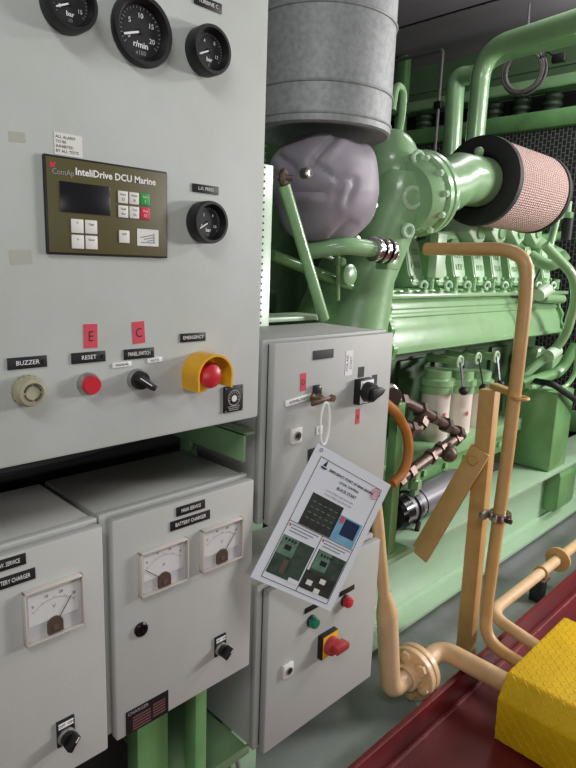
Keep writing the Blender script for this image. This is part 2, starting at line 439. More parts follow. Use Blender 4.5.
# red pushbutton
F = pf(fr(90, 384.5, YM, .016)); b = MB(F); b.lathe([(0, 0), (.0165, 0), (.0165, .006), (.0145, .010), (.0138, .010), (0, .010)], (0, 0, 0), Z_, 'steel', 32)
rb = b.build('push_button', cab); b = MB(F); b.lathe([(0, .008), (.0132, .008), (.0132, .016), (.0122, .0175), (0, .0175)], (0, 0, 0), Z_, 'red_button', 32); b.build('button_cap', rb)
# rotary selector
def selector(parent, p, Rk, ang, plate_h=None, name='selector_switch', legend=None):
    F = pf(p); b = MB(F)
    b.lathe([(0, 0), (Rk * 1.12, 0), (Rk * 1.12, .005), (Rk, .009), (0, .009)], (0, 0, 0), Z_, 'steel', 30)
    if legend is not None:
        b.box((0, Rk * .62, .002), (Rk * 2.25, Rk * 3.5, .004), 'black', .001)
        b.box((0, Rk * 1.72, .0042), (Rk * 1.9, Rk * .72, .0008), 'white'); b.text(legend, Rk * .5, 'ink', T(0, Rk * 1.72, .0048), .0001)
    sw = b.build(name, parent)
    k = MB(F @ Matrix.Rotation(R(ang), 4, 'Z'))
    k.lathe([(0, .008), (Rk * .9, .008), (Rk * .86, .016), (0, .016)], (0, 0, 0), Z_, 'black', 30)
    k.prism([(-Rk * .36, -Rk * .9), (Rk * .36, -Rk * .9), (Rk * .34, Rk * 1.12), (-Rk * .34, Rk * 1.12)], .016, 'black', T(0, 0, .014), .0015)
    k.box((0, Rk * .7, .0304), (Rk * .14, Rk * .7, .0004), 'white')
    k.build('knob', sw)
    return sw
F = pf(fr(139, 380, YM, .016)); b = MB(F); b.lathe([(0, 0), (.0165, 0), (.0165, .005), (.0145, .009), (0, .009)], (0, 0, 0), Z_, 'steel', 30)
sw = b.build('selector_switch', cab)
k = MB(F @ Matrix.Rotation(R(-125), 4, 'Z')); k.lathe([(0, .008), (.0145, .008), (.0135, .017), (0, .017)], (0, 0, 0), Z_, 'black', 30)
k.prism([(-.0055, -.0125), (.0055, -.0125), (.005, .022), (-.005, .022)], .014, 'black', T(0, 0, .014), .0015)
k.box((0, .0, .0284), (.0014, .024, .0006), 'white', rot=Matrix.Rotation(R(0), 4, 'Z')); k.build('knob', sw)
# emergency stop with yellow half shroud
p = fr(206.5, 374.5, YM, .038); F = pf(p); b = MB(F)
b.lathe([(0, 0), (.032, 0), (.032, .006), (.022, .009), (0, .009)], (0, 0, 0), Z_, 'yellow', 36)
es = b.build('emergency_stop', cab)
t = MB(F)                                                                       # half tube, open below
tb = bmesh.new(); n = 26; Ro, Ri, L0 = .036, .0325, .044; prof = []
for i in range(n + 1):
    a = R(-14 + 208 * i / n); prof.append((math.cos(a), math.sin(a)))
prof = [(prof[0][0], -.62)] + prof + [(prof[-1][0], -.62)]
rows = []
for (cx_, sy_) in prof:
    rows.append([tb.verts.new((cx_ * q, sy_ * q, z)) for q, z in ((Ro, 0), (Ro, L0), (Ri, L0), (Ri, 0))])
for A, B in zip(rows, rows[1:]):
    for i in range(4): tb.faces.new((A[i], A[(i + 1) % 4], B[(i + 1) % 4], B[i]))
tb.faces.new(rows[0]); tb.faces.new(list(reversed(rows[-1])))
t.merge(tb, 'yellow'); t.build('shroud', es)
b = MB(F); b.lathe([(0, .008), (.013, .008), (.013, .022), (.0205, .025), (.0215, .030), (.019, .036), (.012, .040), (0, .0415)], (0, 0, 0), Z_, 'red_button', 36); b.build('mushroom_button', es)
# black rating plate lower right
p = pm(232.5, 398.5); F = pf(p); b = MB(F); b.box((0, 0, .002), (.043, .047, .004), 'black', .001)
b.ring((0, .002, .0042), Z_, .0135, .0011, 'white_dim', 24, 6, 0, 360)
for i in range(9):
    a = R(-20 + 220 * i / 8); b.box((.0105 * math.cos(a), .002 + .0105 * math.sin(a), .0043), (.004, .0016, .0005), 'white_dim', rot=Matrix.Rotation(a, 4, 'Z'))
for q in range(3): b.box((0, -.013 - q * .0032, .0042), (.027 - q * .003, .0013, .0004), 'white_dim')
b.cyl((0, .001, .004), (0, .001, .0052), .0058, 'white', seg=16)
for sx in (-1, 1):
    for sy in (-1, 1): b.cyl((sx * .0185, sy * .0205, .004), (sx * .0185, sy * .0205, .0052), .0018, 'steel', seg=8)
b.build('dial_plate', cab)

# ================================================================== METER BOXES UNDER THE CABINET
YB = 0.81
def enclosure(name, x0, x1, z0, z1, depth, label, cat, body_x0=None, mn='box_grey', group=None):
    bx0 = x0 - .006 if body_x0 is None else body_x0
    t = thing(name, ((x0 + x1) / 2, YB + depth / 2, z0), label, cat, group)
    b = MB(); b.span((bx0, YB + .036, z0 - .001), (x1 + .002, YB + depth, z1 + .001), mn, .003)
    b.span((bx0 - .002, YB + .026, z0 - .003), (x1 + .004, YB + .04, z1 + .004), mn, .002)        # folded rim
    b.span((x0 + .006, YB + .014, z0 + .006), (x1 - .006, YB + .03, z1 - .006), 'box_seal')
    b.build('body', t)
    d = MB(); d.span((x0, YB, z0), (x1, YB + .0185, z1), mn, .0035); door = d.build('door', t)
    return t, door
mid, mid_door = enclosure('meter_box', .438, .7355, .596, .9935, .235, 'light grey box with two square meters, hung below the large cabinet', 'meter box', group='meter boxes below the cabinet')
lef, lef_door = enclosure('meter_box', .125, .4225, .592, .991, .235, 'light grey box with a single square meter, at the left edge below the cabinet', 'meter box', group='meter boxes below the cabinet')
def meter(parent, pTL, pTR, pBL, needle_deg, units):
    a = aY(*pTL, YB - .006); c = aY(*pTR, YB - .006); e = aY(*pBL, YB - .006); wd = c.x - a.x; h = a.z - e.z
    o = V((a.x + wd / 2, YB, a.z - h / 2)); F = pf(o); dp = .012
    b = MB(F)
    b.box((0, 0, .002), (wd * .97, h * .97, .004), 'dial_white', .001)
    fw = .0026
    for q in (-1, 1):
        b.box((q * (wd / 2 - fw / 2), 0, dp / 2), (fw, h, dp), 'rim_plastic', .0008)
        b.box((0, q * (h / 2 - fw / 2), dp / 2), (wd, fw, dp), 'rim_plastic', .0008)
    mt = b.build('panel_meter', parent)
    d = MB(F); d.box((0, h * .1, .0048), (wd * .84, h * .56, .0012), 'white')
    for i in range(21):
        an = R(135 - 90 * i / 20); r0 = wd * .47; r1 = r0 * (1.1 if i % 5 == 0 else 1.05)
        d.bar((r0 * math.cos(an), -h * .3 + r0 * math.sin(an), .0056), (r1 * math.cos(an), -h * .3 + r1 * math.sin(an), .0056), .0005, .0003, 'ink')
    for i, t in enumerate(units[1:]):
        an = R(128 - 76 * i / max(1, len(units) - 2)); d.text(t, h * .075, 'ink', T(wd * .57 * math.cos(an), -h * .3 + wd * .57 * math.sin(an), .0056), .0001)
    d.text(units[0], h * .1, 'ink_soft', T(0, h * .06, .0056), .0001)
    d.build('scale', mt)
    n = MB(F); an = R(needle_deg); n.bar((0, -h * .3, .0072), (wd * .52 * math.cos(an), -h * .3 + wd * .52 * math.sin(an), .0072), .0011, .0004, 'needle'); n.build('needle', mt)
    k = MB(F); k.prism([(wd * .13 * math.cos(R(v)), -h * .27 + wd * .13 * math.sin(R(v))) for v in range(0, 181, 15)] + [(-wd * .13, -h * .44), (wd * .13, -h * .44)], .0045, 'brown_plastic', T(0, 0, .0045))
    k.cyl((0, -h * .33, .009), (0, -h * .33, .0103), wd * .05, 'steel', seg=12); k.build('coil_cover', mt)
    g = MB(F); g.box((0, 0, dp + .0002), (wd - .002, h - .002, .0014), 'clear_plastic'); g.build('clear_cover', mt)
meter(mid_door, (139.5, 554), (187, 536), (140, 598), 140, ('A', '0', '5', '10', '15'))
meter(mid_door, (201.5, 531), (242, 516), (202.5, 572), 52, ('V', '0', '10', '20', '30'))
meter(lef_door, (22.5, 594), (82, 574), (25, 647), 56, ('V', '0', '10', '20', '30'))
plate(mid, 176, 511.5, 204.5, .0165, 'MAIN SERVICE', YB, py1=504)
plate(mid, 170, 525.5, 209.5, .0170, 'BATTERY CHARGER', YB, py1=515)
plate(lef, -12, 570, 25.5, .0165, 'NAV. SERVICE', YB, py1=557.5)
plate(lef, -14, 588, 35, .0170, 'BATTERY CHARGER', YB, py1=573)
b = MB(pf(aY(140.5, 629, YB))); b.lathe([(0, 0), (.0125, 0), (.0125, .004), (.0105, .006), (.007, .006), (.0065, .003), (0, .003)], (0, 0, 0), Z_, 'black_gloss', 28); b.build('indicator_socket', mid)
selector(mid, fr(222.5, 650, YB, .018), .0118, -50, legend='OFF  ON')
selector(lef, fr(68, 738, YB, .018), .0128, -38, legend='OFF  ON')
# rating plate at the foot of the middle box
a = aY(125.5, 713, YB); c = aY(168, 689, YB); e = aY(126, 736, YB); wd = c.x - a.x; h = a.z - e.z
b = MB(pf((a.x + wd / 2, YB, a.z - h / 2))); b.box((0, 0, .0006), (wd, h, .0012), 'black')
b.text('CHARGER', h * .2, 'white_dim', T(-wd * .22, h * .36, .0013), .0001)
for r_ in range(5):
    b.box((-wd * .14, h * .12 - r_ * h * .125, .0013), (wd * .42, h * .07, .0003), 'plate_brown'); b.box((wd * .27, h * .2 - r_ * h * .125, .0013), (wd * .3, h * .07, .0003), 'plate_brown')
b.build('rating_plate', mid)

# ================================================================== STARTER BOXES TO THE RIGHT
x0, x1 = .779, 1.157
upb, up_door = enclosure('starter_box', x0, x1, .8835, 1.251, .235, 'light grey upper box with black rotary switch and key handle, hung right of the cabinet', 'switch box', group='starter boxes right of the cabinet')
lob, lo_door = enclosure('starter_box', .784, 1.162, .353, .738, .235, 'light grey lower box with red handled switch and two pilot lights, below the upper box', 'switch box', group='starter boxes right of the cabinet')
up = lambda px, py: aY(px, py, YB)
def lock(parent, px, py, s=.03, tilt=0):
    b = MB(pf(up(px, py))); b.box((0, 0, .004), (s, s * 1.05, .008), 'key_white', .002)
    b.lathe([(s * .30, .008), (s * .30, .011), (s * .24, .011), (s * .2, .005), (0, .005)], (0, 0, 0), Z_, 'steel', 20)
    L = b.build('door_lock', parent); c = MB(pf(up(px, py))); c.box((0, 0, .0075), (s * .3, s * .3, .005), 'black'); c.build('keyhole', L)
lock(up_door, 294.5, 435); lock(lo_door, 286.5, 669)
plate(upb, 313, 355, 333, .0185, '', YB, py1=353.5, base='box_seal')
plate(upb, 285, 402.5, 314, .013, 'NORMAL POSITION', YB, 'sticker', base='white', ink='ink', ts=.62, rot=5, py1=396.5)
tape(upb, 303, 382, .017, .036, 'D', YB, 3)
tape(upb, 357.5, 416.5, .014, .034, 'B', YB, 0)
b = MB(pf(up(349, 363), 90)); b.box((0, 0, .0004), (.054, .024, .0008), 'white'); b.text('FOR AIR', .0095, 'ink', T(0, .006, .0009), .0001); b.text('START', .0095, 'ink', T(0, -.006, .0009), .0001); b.build('sticker', upb)
for px, py, wd, h in ((361, 372, .02, .023), (374.5, 379.5, .017, .022)):
    b = MB(pf(up(px, py))); b.box((0, 0, .0005), (wd, h, .001), 'box_seal'); b.build('dark_label', upb)
b = MB(pf(up(377, 390))); b.text('MAN ON', .008, 'ink', T(.008, 0, .0004), .0001); b.build('marker_writing', upb)
# black rotary cam switch on a square white escutcheon
F = pf(fr(364, 391, YB, .018)); b = MB(F); b.box((0, 0, .008), (.051, .056, .016), 'black', .002); b.box((.001, 0, .0164), (.045, .050, .001), 'white', .0003)
b.text('0', .008, 'ink', T(-.016, .019, .017), .0001); b.text('1', .008, 'ink', T(.016, .019, .017), .0001)
rs = b.build('rotary_switch', up_door)
k = MB(F @ Matrix.Rotation(R(-80), 4, 'Z')); k.lathe([(0, .016), (.0225, .016), (.021, .034), (.019, .036), (0, .036)], (0, 0, 0), Z_, 'black', 32)
k.prism([(-.014, -.014), (.014, -.014), (.008, .021), (0, .031), (-.008, .021)], .03, 'black', T(0, 0, .016), .002); k.build('knob', rs)
# key handle: brass T on a lock barrel
F = pf(fr(318, 398.5, YB, .022)); b = MB(F); b.lathe([(0, 0), (.0115, 0), (.0115, .008), (.009, .011), (.007, .024), (0, .024)], (-.002, .002, 0), Z_, 'brass', 20)
b.box((.002, .015, .006), (.02, .024, .012), 'iron', .004)
kh = b.build('key_switch', up_door); k = MB(F); k.box((-.004, -.0015, .026), (.062, .0105, .006), 'bronze', .0018, Matrix.Rotation(R(4), 4, 'Z')); k.cyl((.026, 0, .023), (.026, 0, .030), .0075, 'brass', seg=14); k.build('key_handle', kh)
plate(upb, 316, 430, 322, .0185, 'I B', YB, 'sticker', base='white', ink='ink', ts=.5)
plate(upb, 308, 455.5, 320, .034, '', YB, 'dark_label', base='black')
# lower box fittings
def pilot(px, py, r, mn):
    F = pf(fr(px, py, YB, .014)); b = MB(F); b.lathe([(0, 0), (r * 1.1, 0), (r * 1.1, .004), (r, .006), (0, .006)], (0, 0, 0), Z_, 'iron', 26); q = b.build('pilot_light', lo_door)
    b = MB(F); b.lathe([(0, .005), (r, .005), (r, .014), (r * .8, .019), (0, .021)], (0, 0, 0), Z_, mn, 26); b.build('lens', q)
pilot(313, 622, .0128, 'green_button'); pilot(346.8, 601.5, .0132, 'red_button')
plate(lob, 304.5, 611, 318.5, .0125, '', YB, py1=604, base='black')
plate(lob, 339.5, 595, 354, .0125, '', YB, py1=586, base='black')
F = pf(fr(328, 643.5, YB, .016)); b = MB(F); b.box((0, 0, .007), (.056, .059, .014), 'black', .002); b.box((.001, 0, .0144), (.051, .055, .001), 'yellow', .0003)
ms = b.build('isolator_switch', lo_door); k = MB(F)
k.lathe([(0, .014), (.0225, .014), (.0215, .026), (.0205, .028), (0, .028)], (0, 0, 0), Z_, 'red_dull', 32)
k.prism([(-.010, -.010), (.03, -.009), (.034, -.006), (.034, .006), (.03, .009), (-.010, .010)], .024, 'red_dull', T(0, 0, .022), .003)
k.box((.0325, 0, .032), (.004, .010, .014), 'white_dim', .001)
k.build('handle', ms)

# ================================================================== CARD ON A CABLE TIE
TL, TR_, BL = aY(318, 443, .768), aY(391, 485, .699), aY(250, 577, .790)
ux = (TR_ - TL); vz = (BL - TL); cw, ch = ux.length, vz.length; ux.normalize(); vz = (vz - ux * vz.dot(ux)).normalized()
nrm = ux.cross(-vz)
CF = Matrix((ux, -vz, nrm)).transposed().to_4x4(); CF.translation = TL
card = MB(CF)
card.box((cw / 2, -ch / 2, -.0006), (cw, ch, .0012), 'card')
def q(u0, v0, u1, v1, mn, lift=.0002): card.box(((u0 + u1) / 2 * cw, -(v0 + v1) / 2 * ch, lift), (abs(u1 - u0) * cw, abs(v1 - v0) * ch, .0004), mn)
for (u0, v0, u1, v1) in ((.1, .07, .1, .965), (.92, .07, .92, .965), (.1, .07, .92, .07), (.1, .965, .92, .965), (.1, .55, .92, .55), (.52, .55, .52, .965)):
    q(u0 - .003, v0 - .002, u1 + .003, v1 + .002, 'ink')
def wr(t, s, u, v, mn='ink', bold=.0002): card.text(t, s, mn, T(u * cw, -v * ch, .0004), .0001, bold=bold)
wr('EMERGENCY START OF MAIN ENGINE', .0072, .55, .125); wr('LOCAL CONTROL', .0064, .55, .165); wr('BLACK START', .0085, .55, .21)
for i in range(2): wr('in case of failure open the air valve', .0052, .5, .255 + i * .028, 'ink_soft', 0)
card.prism([(0, 0), (.018, 0), (.014, -.004), (.004, -.004)], .0004, 'photo_navy', T(.14 * cw, -.125 * ch, .0002)); card.prism([(.004, .002), (.013, .002), (.011, .016)], .0004, 'photo_navy', T(.14 * cw, -.125 * ch, .0002))
card.ring((.87 * cw, -.115 * ch, .0004), Z_, .0115, .0008, 'stamp_red', 24, 6); card.ring((.87 * cw, -.115 * ch, .0004), Z_, .0072, .0007, 'stamp_red', 20, 6)
for i in range(3): card.box((.87 * cw, -.115 * ch + (i - 1) * .0035, .0003), (.010, .001, .0003), 'stamp_red')
q(.2, .31, .6, .545, 'photo_dark'); q(.6, .36, .9, .545, 'photo_blue'); q(.68, .37, .87, .49, 'photo_navy', .0005); q(.62, .365, .67, .41, 'stamp_red', .0005)
for i in range(4):
    for j in range(5): q(.24 + j * .07, .36 + i * .04, .28 + j * .07, .366 + i * .04, 'photo_green', .0004)
for u0 in (.12, .54):
    for i in range(3): q(u0 + .03, .565 + i * .022, u0 + .36 - .05 * i, .572 + i * .022, 'ink_soft')
    q(u0 + .0, .565, u0 + .02, .585, 'key_red')
q(.115, .65, .5, .925, 'photo_deep'); q(.115, .65, .31, .78, 'photo_green', .0004); q(.38, .9, .505, .93, 'card', .0005)
q(.55, .64, .91, .93, 'photo_deep'); q(.56, .64, .73, .78, 'photo_green', .0004); q(.52, .8, .91, .93, 'photo_dark', .0005)
for u0 in (.13, .58):
    for i in range(4): card.cyl((cw * (u0 + .03 + i * .038), -ch * .672, .0005), (cw * (u0 + .03 + i * .038), -ch * .672, .0009), .0028, 'black', seg=10)
    q(u0 + .05, .705, u0 + .13, .74, 'black', .0007)
for u0, v0 in ((.58, .86), (.72, .82), (.7, .895)): q(u0, v0, u0 + .07, v0 + .035, 'key_white', .0008)
q(.24, .8, .3, .9, 'brown_plastic', .0006)
card.ring((.07 * cw, -.03 * ch, .0004), Z_, .0032, .0008, 'steel', 14, 6)
co = card.build('instruction_card', loc=TL)
co['label'] = 'laminated white instruction card with four photos hanging tilted across the two starter boxes'; co['category'] = 'instruction card'
b = MB(); pts = []
pa, pb = aY(324, 401, .782), aY(324, 446, .764)
mid_ = (pa + pb) / 2; hh = (pa.z - pb.z) / 2
for i in range(33):
    a = 2 * PI * i / 32; pts.append(mid_ + V((.0135 * math.sin(a), -.002, hh * math.cos(a))))
b.tube(pts, .0027, 'white', 8, cap=False)
ct = b.build('cable_tie'); ct['label'] = 'thin white plastic cable tie looped around the brass key handle holding the card'; ct['category'] = 'cable tie'

# ================================================================== GREEN STAND CARRYING THE BOXES
st = thing('equipment_stand', (.8, 1.2, 0), 'green welded steel stand with shelf and uprights behind and under the grey boxes', 'stand')
def sp(name, *boxes, mn='green_mid'):
    b = MB()
    for a, c in boxes: b.span(a, c, mn, .002)
    return b.build(name, st)
pS0, pS1 = aY(265.5, 165, 1.055), aY(270, 240, 1.055)
b = MB(); b.span((.90, 1.055, .0), (pS1.x + .004, 1.095, aY(265, 164, 1.055).z), 'green_bed', .001)
for k in range(44): b.cyl((pS0.x - .002, 1.0542, 1.0 + k * .0152), (pS0.x - .002, 1.056, 1.0 + k * .0152), .0025, 'box_seal', seg=8)
b.build('perforated_upright', st)
sp('shelf_plate', ((.80, 1.10, 1.2515), (1.24, 1.2, 1.2635)), mn='green_pale')
sp('upright', ((.640, .862, 0), (.668, .90, .592))); sp('upright', ((.53, .90, 0), (.60, .94, .592)))
sp('back_plate', ((.05, 1.10, 0), (.77, 1.115, 1.11)), mn='gap_shade')  # near-black plate: shade in the gap behind the boxes put into its colour
b = MB(); b.span((.60, .868, .325), (.79, 1.09, .331), 'green', .001); b.span((.60, .866, .315), (.792, .872, .337), 'green', .001); b.build('lower_tray', st)
b = MB(); b.span((.733, .84, 1.02), (.739, 1.09, 1.077), 'green', .001); b.span((.733, .84, 1.072), (.762, 1.09, 1.078), 'green', .001); b.build('angle_bracket', st)
b = MB(); b.tube([(.795, .93, .314), (.83, .945, .2), (.84, .96, .007)], .006, 'white_dim', 8); o = b.build('grey_cable'); o['label'] = 'thin pale cable dropping to the floor below the lower starter box'; o['category'] = 'cable'


for i, (z_, y_, lab) in enumerate(((1.085, .96, 'upper of two black cables in the dark gap below the large cabinet'), (1.05, 1.0, 'lower of two black cables in the dark gap below the large cabinet'))):
    b = MB(); b.tube([(.05, y_ + .03, z_ - .02), (.25, y_, z_), (.45, y_ + .02, z_ - .012), (.6, y_, z_ + .006), (.72, y_ + .06, z_ - .01)], .011, 'rubber', 10, .08); o = b.build('black_cable'); o['label'] = lab; o['category'] = 'cable'; o['group'] = 'black cables in the gap'

# ================================================================== EXHAUST PIPE AND JACKET
sc = aY(319.5, 137, 1.3)
ex = thing('exhaust_pipe', (sc.x, sc.y, sc.z), 'wide silver sheet metal clad exhaust pipe rising behind the control cabinet', 'exhaust pipe')
rs_ = .207; z0 = sc.z + .0; b = MB()
b.lathe([(.001, z0 + .02), (.12, z0 + .02), (.17, z0 + .004), (rs_ - .006, z0), (rs_ + .001, z0 + .004), (rs_ + .001, z0 + .03), (rs_, z0 + .034), (rs_, 3.17)], (sc.x, sc.y, 0), Z_, 'zinc', 64)
b.build('cladding', ex)
for dz in (.024, .103, .29, .48, .67):
    b = MB(); b.ring((sc.x, sc.y, z0 + dz), Z_, rs_ + .0005, .0042, 'zinc', 64, 8); b.build('swage_band', ex)
# fabric jacket
jc = aY(325, 190, 1.27); t = bmesh.new(); bmesh.ops.create_icosphere(t, subdivisions=6, radius=1)
creases = [(-.32, .33, .20, .85, .05, .12), (-.32, .33, .30, .05, .04, .10), (-.75, -.13, -.02, -.17, .06, .11), (.25, .12, .62, .10, .035, .11), (.62, .08, .52, -.30, .04, .12),
           (-.98, .68, -.62, .20, .05, .11), (.20, -.92, .60, -.62, .04, .10), (-.1, .97, .55, .84, .05, .10)]
rt_ = V((.709, -.705, 0)); fc_ = V((-.705, -.709, 0))
for v in t.verts:
    d = v.co.normalized(); n1 = noise.noise(d * 1.5 + V((3, 1, 2)))
    p = V((math.copysign(abs(d.x) ** .75, d.x), math.copysign(abs(d.y) ** .8, d.y), math.copysign(abs(d.z) ** .7, d.z)))
    u, w_ = d.dot(rt_) * 1.05, p.z * 1.0; disp = 0.0
    face = d.dot(fc_)
    if face > 0:
        for (x0_, z0_, x1_, z1_, amp, wd_) in creases:
            ex_, ez_ = x1_ - x0_, z1_ - z0_; L2 = ex_ * ex_ + ez_ * ez_; tt = max(0, min(1, ((u - x0_) * ex_ + (w_ - z0_) * ez_) / L2))
            sd = ((u - x0_) * ez_ - (w_ - z0_) * ex_) / math.sqrt(L2); dd = math.hypot(u - x0_ - ex_ * tt, w_ - z0_ - ez_ * tt)
            bell = math.sin(PI * (tt * .8 + .1)) ** .7
            disp += amp * bell * (-1.5 * math.exp(-(dd / (wd_ * .5)) ** 2) + (.6 + .35 * math.tanh(sd / wd_ * 2)) * math.exp(-((dd - wd_ * 1.3) / (wd_ * .8)) ** 2))
        disp -= .03 * math.exp(-((u + .32) ** 2 + (w_ - .33) ** 2) / .012)
    taper = 1.0 - .17 * max(0, -w_) - .06 * max(0, w_ - .6)
    base = V((p.x * .156 * taper, p.y * .148 * taper, p.z * .156))
    v.co = base + d * (disp * .11 * min(1, max(0, face) * 2.2) + .014 * n1)
b = MB(); b.merge(t, 'fabric', T(*jc)); jk = b.build('jacket_cover')
jk['label'] = 'wrinkled grey fabric insulation jacket wrapped below the silver exhaust pipe'; jk['category'] = 'insulation jacket'
ORG[jk.name] = jk.location.copy()
b = MB(pf(aY(308.5, 173, 1.118))); b.lathe([(0, -.02), (.0135, -.02), (.0135, .002), (.009, .005), (.004, .003), (0, .003)], (0, 0, 0), Z_, 'steel', 16); b.build('washer_button', jk)

# ================================================================== ENGINE
YE = 1.30
eng = thing('diesel_engine', (2.6, 1.8, .42), 'huge pale green marine diesel engine filling the right side behind the boxes', 'engine')
b = MB(); b.span((1.6, 1.50, .46), (3.62, 2.5, 1.12), 'green_dark', .02)  # darkened engine green: shade between the engine parts put into the block colour
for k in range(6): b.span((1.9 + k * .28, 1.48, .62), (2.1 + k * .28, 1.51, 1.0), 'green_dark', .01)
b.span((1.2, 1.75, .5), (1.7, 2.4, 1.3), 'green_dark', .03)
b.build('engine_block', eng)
b = MB(); b.lathe([(0, 0), (.36, 0), (.40, .03), (.40, .16), (.36, .2), (0, .2)], (1.18, 1.9, .98), X_, 'green_mid', 48)
for k in range(10): a = 2 * PI * k / 10; b.hexnut((1.175, 1.9 + .34 * math.cos(a), .98 + .34 * math.sin(a)), -X_, .018, .012, 'green')
b.build('flywheel_housing', eng)
# charge air manifold: pressed profile along the engine
xm0, xm1 = aY(393, 325, YE).x, aY(562, 315, YE).x
def YZ(x): return Matrix(((0, 0, 1, x), (1, 0, 0, 0), (0, 1, 0, 0), (0, 0, 0, 1)))   # local x->Y, y->Z, extrude->X
prof = [(1.46, 1.072), (1.30, 1.072), (1.288, 1.080), (1.288, 1.094), (1.298, 1.102), (1.300, 1.12), (1.308, 1.155), (1.320, 1.185), (1.332, 1.20), (1.334, 1.207), (1.328, 1.213), (1.331, 1.222), (1.339, 1.228), (1.341, 1.237), (1.337, 1.244), (1.347, 1.265), (1.362, 1.284), (1.46, 1.284)]
b = MB(); b.prism(prof, xm1 - xm0, 'green', YZ(xm0)); mf = b.build('charge_air_manifold', eng)
for x in (xm0 - .012, xm1 - .01):
    b = MB(); pts = []
    for i in range(25):
        z = 1.06 + i * .01; pts.append((1.285 + .007 * math.cos(i * PI / 4) + max(0, i - 5) * .0025, z))
    b.prism([(1.47, 1.06)] + pts + [(1.47, 1.30)], .024, 'green_mid', YZ(x))
    for z in (1.08, 1.16, 1.24): b.hexnut((x - .004, 1.30 + (z - 1.08) * .25, z), -X_, .014, .012, 'green')
    b.build('end_flange', mf)
# flange deck above it
b = MB(); b.span((xm0 - .05, 1.325, 1.282), (xm1 + .12, 1.7, 1.30), 'green', .004); b.span((xm0 - .05, 1.375, 1.298), (xm1 + .05, 1.7, 1.312), 'green', .004)
for k in range(14):
    x = xm0 + .03 + k * .115; b.cyl((x, 1.35, 1.298), (x, 1.35, 1.306), .02, 'green_pale', seg=12); b.hexnut((x, 1.35, 1.306), Z_, .013, .014, 'green_mid')
b.build('head_deck', eng)
# rocker covers
for i, px in enumerate((419, 444, 463, 483, 501, 518, 535, 550)):
    c = aY(px, 268, 1.42); M_ = Matrix.Translation(V((c.x, 1.50, 1.306))) @ Matrix.Rotation(R(-14), 4, 'X')
    b = MB(M_)
    pr = [(-.035, 0), (.035, 0), (.054, .05), (.054, .17), (.036, .215), (-.022, .215), (-.054, .16), (-.054, .05)]
    Q = Matrix(((1, 0, 0, 0), (0, 0, -1, .12), (0, 1, 0, 0), (0, 0, 0, 1)))
    b.prism(pr, .2, 'green', Q, .006)
    Qf = Matrix(((1, 0, 0, 0), (0, 0, -1, -.078), (0, 1, 0, 0), (0, 0, 0, 1)))
    b.prism([(-.028, .014), (.03, .014), (.046, .055), (.046, .155), (.03, .195), (-.02, .195), (-.046, .145), (-.046, .055)], .006, 'green_pale', Qf, .002)
    for r_ in range(2):
        for c_ in range(3): b.box((-.022 + c_ * .022, -.086, .14 - r_ * .055), (.015, .004, .026), 'green', .0015)
    for sx in (-1, 1): b.hexnut((sx * .032, -.084, .032), -Y_, .010, .010, 'green')
    o = b.build('rocker_cover', eng)
    b = MB(); b.cyl((c.x + .055, 1.395, 1.306), (c.x + .055, 1.395, 1.346), .016, 'green_mid', seg=12); b.hexnut((c.x + .055, 1.395, 1.345), Z_, .017, .016, 'green'); b.build('head_bolt', eng)
    b = MB(); b.ring((c.x - .01, 1.385, 1.328), (-.4, -1, 0), .016, .007, 'green_pale', 16, 8); b.build('eye_ring', eng)
# upper bank: angled lids, rail pipe
for i, px in enumerate((446, 468, 488, 505)):
    c = aY(px, 236, 1.66); M_ = Matrix.Translation(V((c.x, 1.64, 1.56))) @ Matrix.Rotation(R(20), 4, 'Y') @ Matrix.Rotation(R(-30), 4, 'X')
    b = MB(M_); b.box((0, 0, .06), (.16, .2, .12), 'green', .012); b.box((0, -.02, .13), (.1, .1, .03), 'green_pale', .01)
    for sx in (-1, 1): b.hexnut((sx * .06, -.08, .12), Z_, .014, .012, 'green_mid')
    b.build('injector_cover', eng)
b = MB(); b.tube([aY(520, 232, 1.55), aY(545, 250, 1.5), aY(560, 258, 1.45)], .05, 'green', 16, .05); b.tube([aY(500, 246, 1.62), aY(560, 236, 1.62)], .03, 'green_mid', 14); b.build('coolant_rail', eng)
b = MB(); a = aY(446, 232, 1.34); b.span((a.x - .02, 1.36, 1.36), (a.x + .05, 1.4, 1.54), 'green_pale', .004); b.build('lifting_bracket', eng)
# turbocharger and intake
tc = [aY(352, 345, 1.40), aY(358, 318, 1.40), aY(368, 275, 1.38), aY(388, 225, 1.36), aY(398, 195, 1.34), aY(402, 172, 1.33)]
b = MB(); b.tube(tc, [.125, .115, .100, .10, .115, .09], 'green', 28)
ch_ = aY(403, 190, 1.36); Ax = (aY(470, 188, 1.3) - aY(425, 200, 1.3)).normalized()
b.ball(ch_, .135, 'green', (1.0, .95, 1.12), 48)
b.ball(aY(390, 166, 1.38), .105, 'green', (1, 1, 1.2), 24)
b.build('turbocharger', eng)
fl = aY(419, 194, 1.3)
b = MB(); b.lathe([(.05, -.10), (.12, -.10), (.132, -.07), (.138, -.035), (.150, -.03), (.150, -.008), (.142, -.004), (.142, .004), (.150, .008), (.150, .028), (.125, .034), (.100, .055)], fl, Ax, 'green', 44)
QF = Matrix.Translation(fl) @ to_z(Ax)
for k in range(12): a = 2 * PI * k / 12; b.hexnut(QF @ V((.14 * math.cos(a), .14 * math.sin(a), -.04)), -Ax, .012, .016, 'green_pale')
b.build('compressor_flange', eng)
for px, py, r_, rr in ((412, 198, .033, .011), (418, 158, .02, .008), (408, 231, .02, .008)):
    p = aY(px, py, 1.225 if py == 199 else 1.25); b = MB(); b.ring(p, (-.35, -1, -.05), r_, rr, 'green_pale', 24, 10); b.cyl(p, p + V((.03, .06, .0)), r_ * 1.05, 'green', seg=20); b.build('port_boss', eng)
fc = aY(478, 181, 1.3); 
